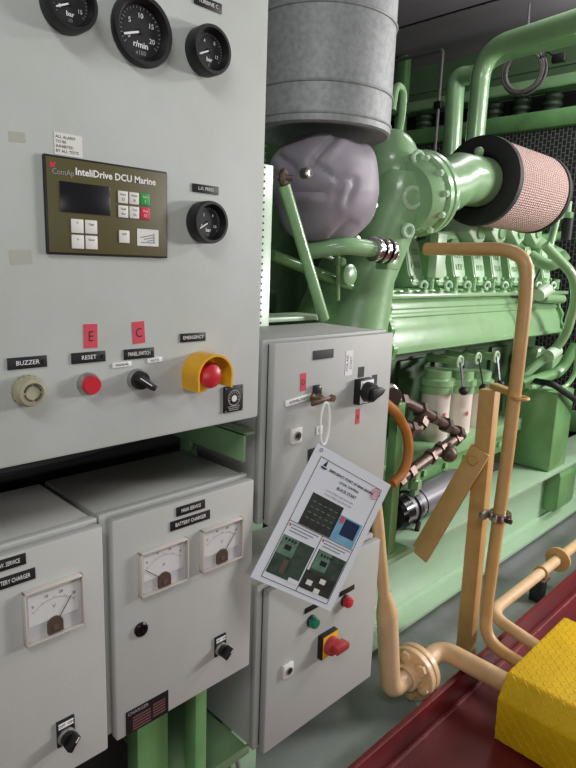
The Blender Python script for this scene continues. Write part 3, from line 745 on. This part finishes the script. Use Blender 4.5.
b = MB(); ip = [fl + Ax * .03, fl + Ax * .2, fc - X_ * .16 + V((0, 0, -.012)), fc + X_ * .06]
b.tube(ip, [.096, .098, .099, .099], 'green', 36)
p = aY(456, 204, 1.19); b.cyl(p + V((0, .05, 0)), p, .018, 'green', seg=16); b.ring(p, -Y_, .015, .006, 'green_pale', 16, 8)
p = aY(479, 152, 1.28); b.ball(p, .02, 'green')
b.build('intake_pipe', eng)
# loop handle by the silver pipe
b = MB(); b.tube([aY(395, 150, 1.45), aY(402, 118, 1.45), aY(404, 90, 1.45), aY(396, 84, 1.45), aY(392, 110, 1.45)], .014, 'green', 10, .04); b.build('lifting_eye', eng)
# coolant pipe with coupling
b = MB(); b.tube([aY(302, 252, 1.3), aY(322, 249, 1.24), aY(345, 245, 1.19), aY(378, 250, 1.17)], .026, 'green', 18, .05); cp = b.build('coolant_pipe', eng)
a, c = aY(372, 249, 1.17), aY(402, 253, 1.17); d = (c - a).normalized(); b = MB()
for k, (r_, l) in enumerate(((.038, .018), (.034, .012), (.040, .02), (.034, .01), (.039, .018))):
    s_ = a + d * (.0 + k * .018); b.cyl(s_, s_ + d * l, r_, 'chrome' if k != 3 else 'iron', seg=24, bev=.003)
b.build('hose_coupling', cp, label='chrome clamped coupling')
a = aY(388, 262, 1.19); b = MB(); b.box(a, (.07, .05, .05), 'green', .006); b.build('coupling_bracket', eng)
# casting behind the jacket and small pipes
b = MB(); b.tube([aY(318, 330, 1.5), aY(345, 270, 1.5), aY(372, 230, 1.5)], [.1, .1, .12], 'green_mid', 20); b.build('gear_case', eng)
b = MB(); b.tube([aY(272, 255, 1.4), aY(310, 270, 1.38), aY(350, 286, 1.36)], .018, 'green_mid', 12, .05); b.tube([aY(300, 253, 1.36), aY(330, 256, 1.34), aY(345, 270, 1.33)], .006, 'green', 8, .04); b.tube([aY(338, 255, 1.3), aY(338, 300, 1.34)], .007, 'green', 8); b.build('fuel_pipe', eng)
for px, py, r_ in ((355, 275, .035), (348, 262, .014), (362, 240, .018), (380, 205, .012)):
    p = aY(px, py, 1.28); b = MB(); b.lathe([(0, 0), (r_, 0), (r_, .03), (r_ * .7, .035), (0, .035)], p + V((0, .05, 0)), -Y_, 'green', 18); b.build('plug', eng)
b = MB(); a = aY(276, 180, 1.08); c = aY(324, 319, 1.08); e = aY(284, 185, 1.08)
b.tube([e, c], .015, 'green', 14)
b.ring(e + V((-.002, 0, .016)), (.6, -1, 0), .015, .0075, 'bronze', 18, 8); b.cyl(e + V((.012, -.016, .016)), e + V((-.016, .012, .016)), .007, 'bronze', seg=10)
o = b.build('stay_rod'); o['label'] = 'slanting green stay rod in front of the grey fabric jacket, foot on the shelf plate'; o['category'] = 'rod'
# oil filters
for i, (px, r_) in enumerate(((437, .062), (461, .056), (479, .056))):
    c = aY(px, 385, 1.36); b = MB(); zt = c.z
    b.lathe([(0, zt - .34), (r_ * .8, zt - .335), (r_, zt - .31), (r_, zt - .02), (0, zt - .02)], (c.x, c.y, 0), Z_, 'white_can', 30)
    o = b.build('oil_filter', eng, label='white canister filter')
    b = MB(); b.lathe([(0, zt - .03), (r_ * 1.1, zt - .03), (r_ * 1.1, zt + .0), (r_ * 1.22, zt + .005), (r_ * 1.22, zt + .03), (r_ * .95, zt + .035), (r_ * .95, zt + .07), (0, zt + .07)], (c.x, c.y, 0), Z_, 'green', 30); b.build('filter_head', o)
    b = MB(); b.box((c.x - .02, c.y - r_ - .0005, zt - .12), (.012, .001, .02), 'red_tape'); b.build('red_mark', o)
# shut off levers
for i, (px, py, qx, qy) in enumerate(((460, 362, 463.5, 391), (478, 358.5, 483.5, 388), (496.5, 357, 500, 384))):
    p = aY(px, py, 1.285); c = aY(qx, qy, 1.25); b = MB(); b.ring(p, -Y_, .024, .0055, 'green_pale', 20, 8); b.cyl(p + V((0, .16, 0)), p, .018, 'green', seg=16); vv = b.build('valve', eng)
    b = MB(); b.bar(p + V((0, -.004, 0)), c, .009, .005, 'iron'); b.ball(c, .021, 'black', (1, 1, .9), 14); b.build('lever', vv)
# engine side ledge, sump rail
b = MB(); b.span((1.7, 1.27, .60), (3.0, 1.5, .66), 'green', .004); b.span((1.7, 1.30, .50), (3.0, 1.33, .60), 'green_mid', .003)
for k in range(7): b.hexnut((1.8 + k * .17, 1.3, .55), -Y_, .014, .012, 'green')
b.build('sump_rail', eng)
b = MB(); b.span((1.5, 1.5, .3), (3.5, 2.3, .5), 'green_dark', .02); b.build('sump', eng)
# pipes at the right end
b = MB(); b.tube([aY(545, 245, 1.25), aY(574, 275, 1.15), aY(576, 300, 1.15), aY(566, 335, 1.2), aY(553, 352, 1.25), aY(535, 365, 1.3), aY(520, 380, 1.35)], .024, 'green', 14, .06)
b.tube([aY(549, 250, 1.25), aY(560, 205, 1.25)], .018, 'green', 12)
b.tube([aY(576, 345, 1.2), aY(560, 372, 1.24), aY(535, 380, 1.28), aY(520, 385, 1.3)], .03, 'green_mid', 14, .06)
b.tube([aY(580, 330, 1.15), aY(575, 375, 1.15), aY(565, 388, 1.17), aY(530, 387, 1.2)], .012, 'green', 10, .04)
b.tube([aY(530, 255, 1.4), aY(550, 268, 1.3), aY(566, 255, 1.25)], .03, 'green', 14, .06)
for px, py in ((553, 353), (543, 292)): b.cyl(aY(px - 5, py + 3, 1.25), aY(px + 4, py - 3, 1.24), .033, 'green_pale', seg=16)
b.tube([aY(543, 298, 1.3), aY(562, 299, 1.3)], .024, 'green', 12)
b.build('cooling_pipe', eng)
b = MB(); c = aY(548, 365, 1.45); b.box(c, (.2, .14, .14), 'green', .03); wp = b.build('water_pump', eng)
b = MB(); c = aY(525, 355, 1.45); b.cyl(c + V((0, .1, 0)), c + V((0, -.1, 0)), .06, 'green', seg=24, bev=.01); b.build('pump_cover', wp)
b = MB(); c = aY(522, 410, 1.32); b.ball(c, .045, 'green'); b.build('drain_cap', eng)
for k in range(5):
    b = MB(); c = aY(532 + k * 9, 205 + k * 3, 1.5); b.box(c, (.05, .05, .06), 'green', .006); b.cyl(c, c + V((0, 0, .09)), .014, 'green_pale', seg=10); b.build('injection_unit', eng)
b = MB(); c = aY(566, 240, 1.4); b.cyl(c, c + V((0, 0, .12)), .03, 'black', seg=16); b.build('solenoid', eng)
b = MB(); b.tube([aY(540, 270, 1.24), aY(529, 293, 1.26), aY(526, 345, 1.26)], .006, 'black', 8, .03); b.box(aY(533, 288, 1.25), (.07, .02, .012), 'black'); b.build('wiring', eng)

b = MB(); b.tube([aY(432, 238, 1.55), aY(470, 236, 1.55), aY(520, 244, 1.55)], .03, 'green', 14); b.build('fuel_rail', eng)
for px in (452, 474, 494, 512):
    b = MB(); c = aY(px, 231, 1.6); M_ = Matrix.Translation(c) @ Matrix.Rotation(R(28), 4, 'Y')
    b = MB(M_); b.prism([(-.07, -.05), (.05, -.06), (.085, 0), (.05, .06), (-.07, .05)], .14, 'green_pale', Matrix.Rotation(R(90), 4, 'X'), .008); b.cyl((.02, -.15, 0), (.02, -.135, 0), .03, 'green', seg=16); b.build('exhaust_elbow', eng)
# bronze valve manifold, orange hose
vm = thing('valve_manifold', aY(430, 450, 1.2), 'bronze valve manifold of nuts and pipes on the engine side behind the orange hose', 'valve manifold')
def run(pts, r, nuts, name, mn='bronze'):
    b = MB(); pts = [V(p) for p in pts]; b.tube(pts, r, mn, 14)
    for i, (u, rr, l) in enumerate(nuts):
        L = u * (len(pts) - 1); k = min(int(L), len(pts) - 2); p = pts[k].lerp(pts[k + 1], L - k); d = (pts[k + 1] - pts[k]).normalized(); b.hexnut(p - d * l / 2, d, rr * .86, l, mn)
    return b.build(name, vm)
Yv = 1.2
run([aY(385, 490, Yv), aY(412, 470, Yv), aY(440, 450, Yv), aY(462, 434, Yv)], .022, [(.15, .04, .03), (.3, .036, .03), (.55, .036, .02), (.68, .036, .03), (.9, .034, .03)], 'lower_pipe')
run([aY(383, 398, Yv), aY(405, 402, Yv), aY(425, 412, Yv), aY(446, 425, Yv), aY(462, 436, Yv)], .02, [(.2, .036, .03), (.45, .038, .03), (.6, .03, .03), (.75, .036, .03), (.93, .036, .035)], 'upper_pipe')
run([aY(424, 412, Yv), aY(418, 430, Yv - .02), aY(398, 425, Yv - .03)], .02, [(.3, .034, .03), (.7, .034, .03)], 'cross_pipe')
b = MB(); b.ball(aY(449, 454, 1.17), .034, 'bronze', (1, 1, 1), 18); b.cyl(aY(449, 452, 1.17), aY(447, 446, 1.2), .024, 'bronze', seg=14); b.build('valve_cap', vm)
b = MB(); c = aY(393, 398, 1.10); 
for k, (r_, l) in enumerate(((.036, .03), (.042, .014), (.036, .024))): b.cyl(c + V((.014 * k, .03 * k, 0)), c + V((.014 * k + .01, .03 * k + l, 0)), r_, 'chrome', seg=24, bev=.003)
b.build('union', vm, label='chrome union')
b = MB(); b.tube([aY(384, 402, 1.08), aY(396, 412, 1.08), aY(407, 432, 1.08), aY(409, 452, 1.08), aY(404, 472, 1.08), aY(392, 484, 1.08)], .0165, 'hose_orange', 14, .03); o = b.build('rubber_hose'); o['label'] = 'orange rubber hose curving out beside the upper starter box'; o['category'] = 'hose'
# starter motor
sm = thing('starter_motor', aY(420, 505, 1.28), 'grey cylindrical starter motor with black end cap lying below the engine ledge', 'starter motor')
a, c = aY(398, 512, 1.22), aY(452, 484, 1.36); a = V((a.x, 1.25, a.z - .0)); a = aY(398, 512, 1.25); c = aY(456, 482, 1.25); d = (c - a).normalized()
b = MB(); b.cyl(a, c, .062, 'motor_grey', seg=32, bev=.006); b.ring(a + d * .12, d, .062, .003, 'iron', 32, 6); b.build('barrel', sm)
b = MB(); b.lathe([(0, -.035), (.055, -.035), (.066, -.02), (.066, .03), (.062, .035)], a, d, 'black_gloss', 32); b.build('end_cap', sm)
b = MB(); p = a + d * .06; b.lathe([(.060, 0), (.070, 0), (.070, .022), (.060, .022)], p, d, 'iron', 32); b.tube([p + V((0, -.06, -.04)), p + V((-.03, -.07, -.08)), p + V((.1, -.06, -.085))], .01, 'black', 10, .03); b.build('clamp', sm)
p = a + d * .07; b = MB(); b.span((p.x - .016, p.y - .035, p.z + .05), (p.x + .016, p.y - .01, p.z + .17), 'green', .003); b.hexnut((p.x, p.y - .022, p.z + .085), Z_, .026, .035, 'green'); b.build('hanger', sm)

# engine bed
bed = thing('engine_bed', (2.6, 1.2, 0), 'long pale green steel beam carrying the engine along the floor', 'engine bed')
zt = .392
b = MB(); b.span((1.0, 1.11, .062), (4.1, 1.30, .082), 'green_bed', .003); b.span((1.0, 1.195, .08), (4.1, 1.215, zt - .02), 'green_bed'); b.span((1.0, 1.11, zt - .02), (4.1, 1.32, zt), 'green_bed', .003)
b.tube([(1.0, 1.196, .082), (4.1, 1.196, .082)], .012, 'green_bed', 8)
b.build('beam', bed)
b = MB()
for x in (1.3, 2.1, 2.9, 3.5): b.span((x, 1.16, 0), (x + .12, 1.28, .064), 'iron', .004)
b.build('foot_pads', bed)
b = MB(); b.span((1.0, 2.3, .0), (4.1, 2.4, zt), 'green_mid'); b.build('far_beam', bed)
cx0 = aY(557.5, 455, 1.13); 
gx = aY(550, 500, 1.12).x
M_ = Matrix(((0, 0, 1, gx + .1), (1, 0, 0, 0), (0, 1, 0, 0), (0, 0, 0, 1)))
b = MB(); b.prism([(1.195, .13), (1.13, .13), (1.115, .16), (1.115, .33), (1.13, zt - .02), (1.195, zt - .02)], .22, 'green_mid', M_, .004); b.build('gusset', bed)
# engine foot column
a = aY(548, 470, 1.13); xc = a.x
colm = MB(); colm.span((xc, 1.125, zt + .0005), (xc + .22, 1.36, aY(560, 392, 1.13).z), 'green_mid', .012); o = colm.build('mounting_pedestal'); o['label'] = 'square green pedestal standing on the engine bed below the black hose'; o['category'] = 'pedestal'
zc = aY(560, 392, 1.13).z
b = MB(); b.tube([aY(536, 381, 1.25), aY(553, 384, 1.12), aY(580, 403, 1.08), aY(600, 440, 1.08)], .016, 'rubber', 12, .05); o = b.build('rubber_hose'); o['label'] = 'black rubber hose drooping over the green pedestal at the right edge'; o['category'] = 'hose'
# green post by the boxes
b = MB(); p = aY(387, 560, 1.14); b.span((p.x - .02, 1.125, zt + .012), (p.x + .022, 1.16, .95), 'green_mid', .002); b.span((p.x - .07, 1.115, zt), (p.x + .09, 1.22, zt + .012), 'green_mid', .002); o = b.build('support_post'); o['label'] = 'narrow green post on a bolted foot plate beside the upper starter box'; o['category'] = 'post'

# ================================================================== AIR FILTER
af = thing('air_filter', fc + X_ * .25 - Z_ * .2, 'big cylindrical air filter with pinkish mesh and black rubber end, on the intake pipe', 'air filter')
L_ = .52; Rf = .172; f0 = fc - X_ * .0
b = MB(); b.lathe([(.102, .05), (.102, .012), (.113, 0), (.155, -.006), (Rf + .006, .004), (Rf + .008, .03), (Rf + .002, .045)], f0, X_, 'rubber', 56); b.build('end_cap', af)
b = MB()
prof = [(Rf - .004, .04)]
t = bmesh.new(); n = 220; rings = []
for x in (.04, L_):
    rings.append([t.verts.new((x, (Rf + (.002 if i % 2 else -.001)) * math.cos(2 * PI * i / n), (Rf + (.002 if i % 2 else -.001)) * math.sin(2 * PI * i / n))) for i in range(n)])
for i in range(n): j = (i + 1) % n; t.faces.new((rings[0][i], rings[0][j], rings[1][j], rings[1][i]))
b.merge(t, 'paper_pink', Matrix.Translation(f0)); 
for k in range(1, 24): b.ring(f0 + X_ * (.04 + k * .02), X_, Rf + .0012, .0013, 'paper_pink', 64, 5)
b.build('pleated_cartridge', af)
b = MB(); b.lathe([(Rf - .01, L_ - .015), (Rf + .007, L_ - .015), (Rf + .007, L_ + .012), (Rf - .02, L_ + .02), (0, L_ + .02)], f0, X_, 'rubber', 56); b.build('far_cap', af)

# ================================================================== BEIGE PIPEWORK
xp = 1.90
# bracket post with brace
ps = thing('pipe_bracket', (xp, .95, 0), 'ochre square post with diagonal brace onto the engine bed, clamped to the tall vent pipe', 'pipe bracket')
pb_, pt_ = aX(466, 652, xp), aX(494.5, 400, xp)
pb_ = V((pb_.x, pb_.y, 0.0)); ztop = aX(496, 392, xp).z
xw = .044; yf = .897; yw = .058
b = MB(); b.bar((xp + xw / 2, yf + yw / 2 + .0, 0), (xp + xw / 2, .907 + yw / 2, ztop), xw, yw, 'ochre', .003, up=Y_); b.build('post', ps)
a = aX(476.5, 457, xp - .012); c = V((xp - .085, 1.092, zt - .03))
b = MB(); b.bar(a + (a - c).normalized() * .03, c, .012, .074, 'ochre', .002, up=Y_); b.bar(a + V((.05, 0.03, -.03)), c + V((.05, 0.03, 0)), .09, .012, 'ochre', .002, up=Y_)
b.hexnut(a + V((-.012, .004, -.01)), -X_, .016, .01, 'ochre'); br = b.build('brace', ps)
# vent pipe
xv = 1.872
v0 = aX(487.5, 600, xv); v1 = aX(508, 450, xv); v2 = aX(525.5, 300, xv); v3 = aX(528, 249, xv); v4 = aX(426, 249, xv)
rv = .0215
b = MB(); b.tube([(1.83, .652, .125), (1.856, v0.y - .012, .13), v0, v1, v2, V((v2.x, v3.y, v3.z)), v4], rv, 'vent_beige_shaded', 18, [.11, .02, .02, .05, .12])
vp = thing('vent_pipe', (xv, .83, .1), 'tall beige vent pipe bent over at the top, beside the ochre post', 'pipe')
b.build('pipe', vp)
pc = aX(500, 516, xv); b = MB()
b.lathe([(rv, -.014), (rv + .014, -.014), (rv + .016, 0), (rv + .014, .014), (rv, .014)], pc, Z_, 'chrome', 24); b.box(pc + V((-.03, .04, 0)), (.05, .02, .026), 'steel', .004); b.cyl(pc + V((-.02, -.028, 0)), pc + V((-.02, -.05, 0)), .008, 'iron', seg=10); b.build('pipe_clamp', vp, label='silver two bolt clamp')
pu = aX(520, 398, xv); b = MB(); b.ring(pu, Z_, rv + .004, .0055, 'ochre', 24, 8); b.bar(pu + V((0, .02, .01)), V((xp + .02, pt_.y + .02, pu.z + .015)), .03, .02, 'ochre', .002); b.build('u_bolt', vp)
# flanged pipe beside the boxes
fp = thing('flanged_pipe', (1.6, .93, 0), 'beige pipe with a round bolted flange near the floor right of the lower box', 'pipe')
yP = .925
e0 = aY(377.5, 520, yP); e1 = aY(388, 610, yP); e2 = aY(393, 677, yP)
b = MB(); b.tube([aY(354, 356, yP + .12), aY(368, 440, yP), e0, aY(384, 595, yP)], .0175, 'beige', 16); b.tube([aY(384.5, 592, yP), aY(387, 612, yP)], [.0175, .0325], 'beige', 18)
zP = .100; e2 = V((1.437, yP, zP))
b.tube([aY(387, 612, yP), V((e2.x, yP, zP)), V((1.60, yP - .008, zP + .012)), V((1.715, yP - .01, zP + .022)), V((1.70, .652, zP + .03))], .0325, 'beige', 20, [.045, .02, .06, .02]); 
b.build('pipe', fp)
b = MB(); fx = aY(411, 667, yP).x
for k, x in enumerate((fx - .012, fx + .016)): b.lathe([(.03, 0), (.081, 0), (.084, .003), (.084, .021), (.081, .024), (.03, .024)], (x, yP - .004, zP + .008), X_, 'beige', 40)
b.lathe([(.034, -.03), (.044, -.028), (.046, 0)], (fx - .012, yP - .004, zP + .008), X_, 'beige', 30)
b.build('flange', fp)
for k in range(6):
    a = 2 * PI * k / 6 + .3; b = MB(); b.hexnut((fx - .0125, yP - .004 + .061 * math.cos(a), zP + .008 + .061 * math.sin(a)), -X_, .019, .014, 'beige'); b.cyl((fx - .03, yP - .004 + .061 * math.cos(a), zP + .008 + .061 * math.sin(a)), (fx + .05, yP - .004 + .061 * math.cos(a), zP + .008 + .061 * math.sin(a)), .009, 'beige', seg=10); b.build('bolt', fp)
# long low pipe
lp = thing('low_pipe', (2.6, .9, 0), 'thin beige pipe running low along the red coaming beyond the vent pipe', 'pipe')
b = MB(); b.tube([(4.9, .90, .127), (2.03, .90, .127), (1.945, .652, .135)], .0225, 'beige', 16, .09); b.build('pipe', lp)
c = aY(558, 560, .90); b = MB(); b.lathe([(.022, 0), (.055, 0), (.055, .016), (.022, .016)], (c.x - .01, .9, .127), X_, 'ochre', 28); b.build('flange', lp)
c = aY(541, 574, .90); b = MB(); b.span((c.x - .03, .88, 0), (c.x + .03, .93, .10), 'iron', .003); b.span((c.x - .035, .87, .096), (c.x + .035, .94, .106), 'bronze', .002); b.ring((c.x, .9, .127), X_, .027, .005, 'ochre', 24, 8); b.build('pipe_rest', lp)

# ================================================================== YELLOW STEP
ys = .65
t0 = aZ(564, 616, .3); 
tp = [aY(564, 616, ys), aY(507, 672, ys), aY(497, 698, ys), aY(493, 742, ys)]
xa = tp[0].x; z_t = (tp[0].z + tp[1].z) / 2
polyx = [(xa, z_t), (tp[1].x, z_t), (tp[2].x, tp[2].z), (tp[3].x, max(.012, tp[3].z)), (xa, max(.012, tp[3].z))]
M_ = Matrix(((1, 0, 0, 0), (0, 0, -1, ys), (0, 1, 0, 0), (0, 0, 0, 1)))
stp = thing('step_cover', (xa - .2, .4, 0), 'yellow checker plate step cover at the lower right over the pipe ends', 'step')
b = MB(); b.prism(polyx, .62, 'yellow_step', M_, .007); b.build('cover', stp)
b = MB()
def lens(c, ex, ey, ez, ang):
    u = ex * math.cos(ang) + ey * math.sin(ang); v = ez.cross(u)
    Rm = Matrix((u, v, ez)).transposed().to_4x4()
    t = bmesh.new(); L, wv, hv = .0115, .0030, .0013
    top = [t.verts.new((-L * .6, 0, hv)), t.verts.new((L * .6, 0, hv))]
    bs = [t.verts.new(q_) for q_ in ((-L, 0, -.0005), (0, -wv, -.0005), (L, 0, -.0005), (0, wv, -.0005))]
    for f in ((bs[0], bs[1], top[0]), (bs[1], top[1], top[0]), (bs[1], bs[2], top[1]), (bs[2], bs[3], top[1]), (bs[3], top[0], top[1]), (bs[3], bs[0], top[0])): t.faces.new(f)
    b.merge(t, 'yellow_step', Matrix.Translation(c) @ Rm)
def tread(p0, ex, W, H):
    ey = -Y_; ez = ex.cross(ey)
    if ez.z < -.01 or (abs(ez.z) < .3 and ez.x > 0): ez = -ez
    n1, n2 = int(W / .018), int(H / .018)
    for i in range(n1):
        for j in range(n2):
            lens(p0 + ex * ((i + .5) * W / n1) + ey * ((j + .5) * H / n2), ex, ey, ez, R(45) if (i + j) % 2 else R(-45))
P3 = [V((x, ys, z)) for x, z in polyx]
for A, B in ((P3[0], P3[1]), (P3[1], P3[2]), (P3[2], P3[3])):
    d = B - A; tread(A, d.normalized(), d.length, .6)
b.build('tread_pattern', stp)

# ================================================================== BACKGROUND: RADIATOR, PIPES, COIL
XR = 4.15
rad = thing('radiator', (XR + .2, 1.6, .4), 'green framed radiator behind a black expanded metal guard at the far end', 'radiator')
m0 = aX(533, 131, XR); zh = aX(533, 112, XR).z
b = MB(); b.span((XR, -.4, .5), (XR + .01, 2.9, m0.z), 'expanded_metal'); b.build('guard', rad)
b = MB(); b.span((XR - .03, -.4, m0.z), (XR + .3, 2.95, zh), 'green_mid', .03); b.span((XR + .01, -.4, .3), (XR + .3, 2.95, m0.z), 'black'); b.span((XR - .02, -.4, .36), (XR + .03, 2.95, .5), 'green_mid', .005); b.build('shroud', rad)
XB = 4.6
zb1 = aX(533, 85, XB).z
b = MB(); b.span((XB, -.6, zb1 - .035), (XB + .06, 4.2, zb1 + .04), 'green', .004); b.span((XB - .04, -.6, zb1 - .05), (XB + .1, 4.2, zb1 - .035), 'green_mid', .003)
for y in (3.3, -.4): b.span((XB + .01, y, 0), (XB + .09, y + .08, 3.17), 'green_mid', .004)
b.span((XB + .3, -.6, zh - .2), (XB + .32, 4.2, zb1 - .0), 'black')
struct(b, 'trim_2')
def bellows(px, py, i, lab):
    c = aX(px, py, XB + .12); z0_ = zh + .001; z1_ = zb1 - .05; pr = []; n = 5; h_ = z1_ - z0_
    for k in range(n):
        pr += [(.055, z0_ + h_ * k / n), (.07, z0_ + h_ * (k + .3) / n), (.07, z0_ + h_ * (k + .7) / n), (.055, z0_ + h_ * (k + 1) / n)]
    b = MB(); b.lathe([(0, z0_)] + pr + [(0, z1_)], (c.x, c.y, 0), Z_, 'bellows_dark', 20); b.span((c.x - .05, c.y - .02, z1_ - .03), (XB + .06, c.y + .02, z1_), 'bellows_dark'); o = b.build('ribbed_bellows')
    o['label'] = lab; o['category'] = 'bellows'; o['group'] = 'ribbed bellows under the far green beam'
for i, (px, py, l) in enumerate(((424, 122, 'dark green ribbed bellows between the silver pipe and tall green pipes'), (494, 112, 'dark green ribbed bellows under the far beam, just right of the tall green pipes'), (522, 104, 'dark green ribbed bellows under the far beam, directly below the grey cable coil'), (553, 98, 'dark green ribbed bellows under the far beam, right of the cable coil'))): bellows(px, py, i, l)
# tall green pipes
x1_ = 3.3
pA = aX(474, 150, x1_); pTop = aX(482, 62, x1_); pR = aX(576, 36, x1_)
b = MB(); top = V((x1_, pTop.y, aX(500, 62, x1_).z)); dn = V((x1_, pA.y, 1.6))
dirn = (aX(576, 32, x1_ - .05) - aX(505, 58, x1_))
b.tube([V((x1_, pA.y, 1.5)), V((x1_, pA.y, aX(474, 52, x1_).z)), aX(576, 32, x1_ - .1) + dirn * 2.2], .052, 'green', 24, .17, nf=12); o = b.build('coolant_main_pipe'); o['label'] = 'tall green pipe bending at the top and running off to the right under the ceiling'; o['category'] = 'pipe'; o['group'] = 'tall green pipes'
x2_ = 3.5; pB = aX(457, 120, x2_)
b = MB(); b.tube([V((x2_, pB.y, 1.5)), aX(456, 76, x2_), aX(477, 76, x2_), aX(488, 60, x2_), aX(506, 50.5, x2_), aX(580, 32, x2_)], .055, 'green', 24, [.08, .08, .05, .05, .05], nf=12); o = b.build('coolant_main_pipe'); o['label'] = 'shorter green pipe standing left of and behind the tall bent green pipe'; o['category'] = 'pipe'; o['group'] = 'tall green pipes'
# coil of cable
xk = 3.9; c = aX(524, 72, xk); b = MB()
for k in range(9):
    b.ring(c + V((.014 * (k % 3) - .014, .004 * (k % 2), .006 * (k % 2))), (1, .1 + .06 * (k % 3), .1), .108 + .0065 * (k % 5), .0065, 'cable', 40, 8)
for a in (20, 150, 265): b.ring(c + V((0, .128 * math.cos(R(a)), .128 * math.sin(R(a)))), (0, -math.sin(R(a)), math.cos(R(a))), .021, .004, 'black', 14, 6)
b.tube([c + V((0, -.02, .13)), aX(545, 50, xk), aX(556, 57, xk)], .007, 'black', 8, .05); b.box(aX(559, 58, xk), (.04, .08, .05), 'black', .008)
b.tube([c + V((0, .0, .13)), c + V((0.02, .02, .4))], .007, 'cable', 8)
o = b.build('cable_coil'); o['label'] = 'coil of grey cable with black plug hanging below the bent green pipe'; o['category'] = 'cable'
xq = 4.05; b = MB(); p0 = aX(398, 60, xq); p1 = aX(443, 49, xq); p2 = aX(440, 115, xq); p3 = aX(437, 158, xq)
b.tube([V((xq, p1.y + .9, 3.17)), V((xq, p1.y + .9, p1.z)), p1, V((xq, p1.y, p3.z)),], .012, 'cable', 8, .03); b.box(V((xq, p1.y, aX(440, 105, xq).z)), (.05, .06, .05), 'black', .006)
o = b.build('conduit'); o['label'] = 'thin dark cable conduit dropping from the ceiling left of the green pipes'; o['category'] = 'cable conduit'
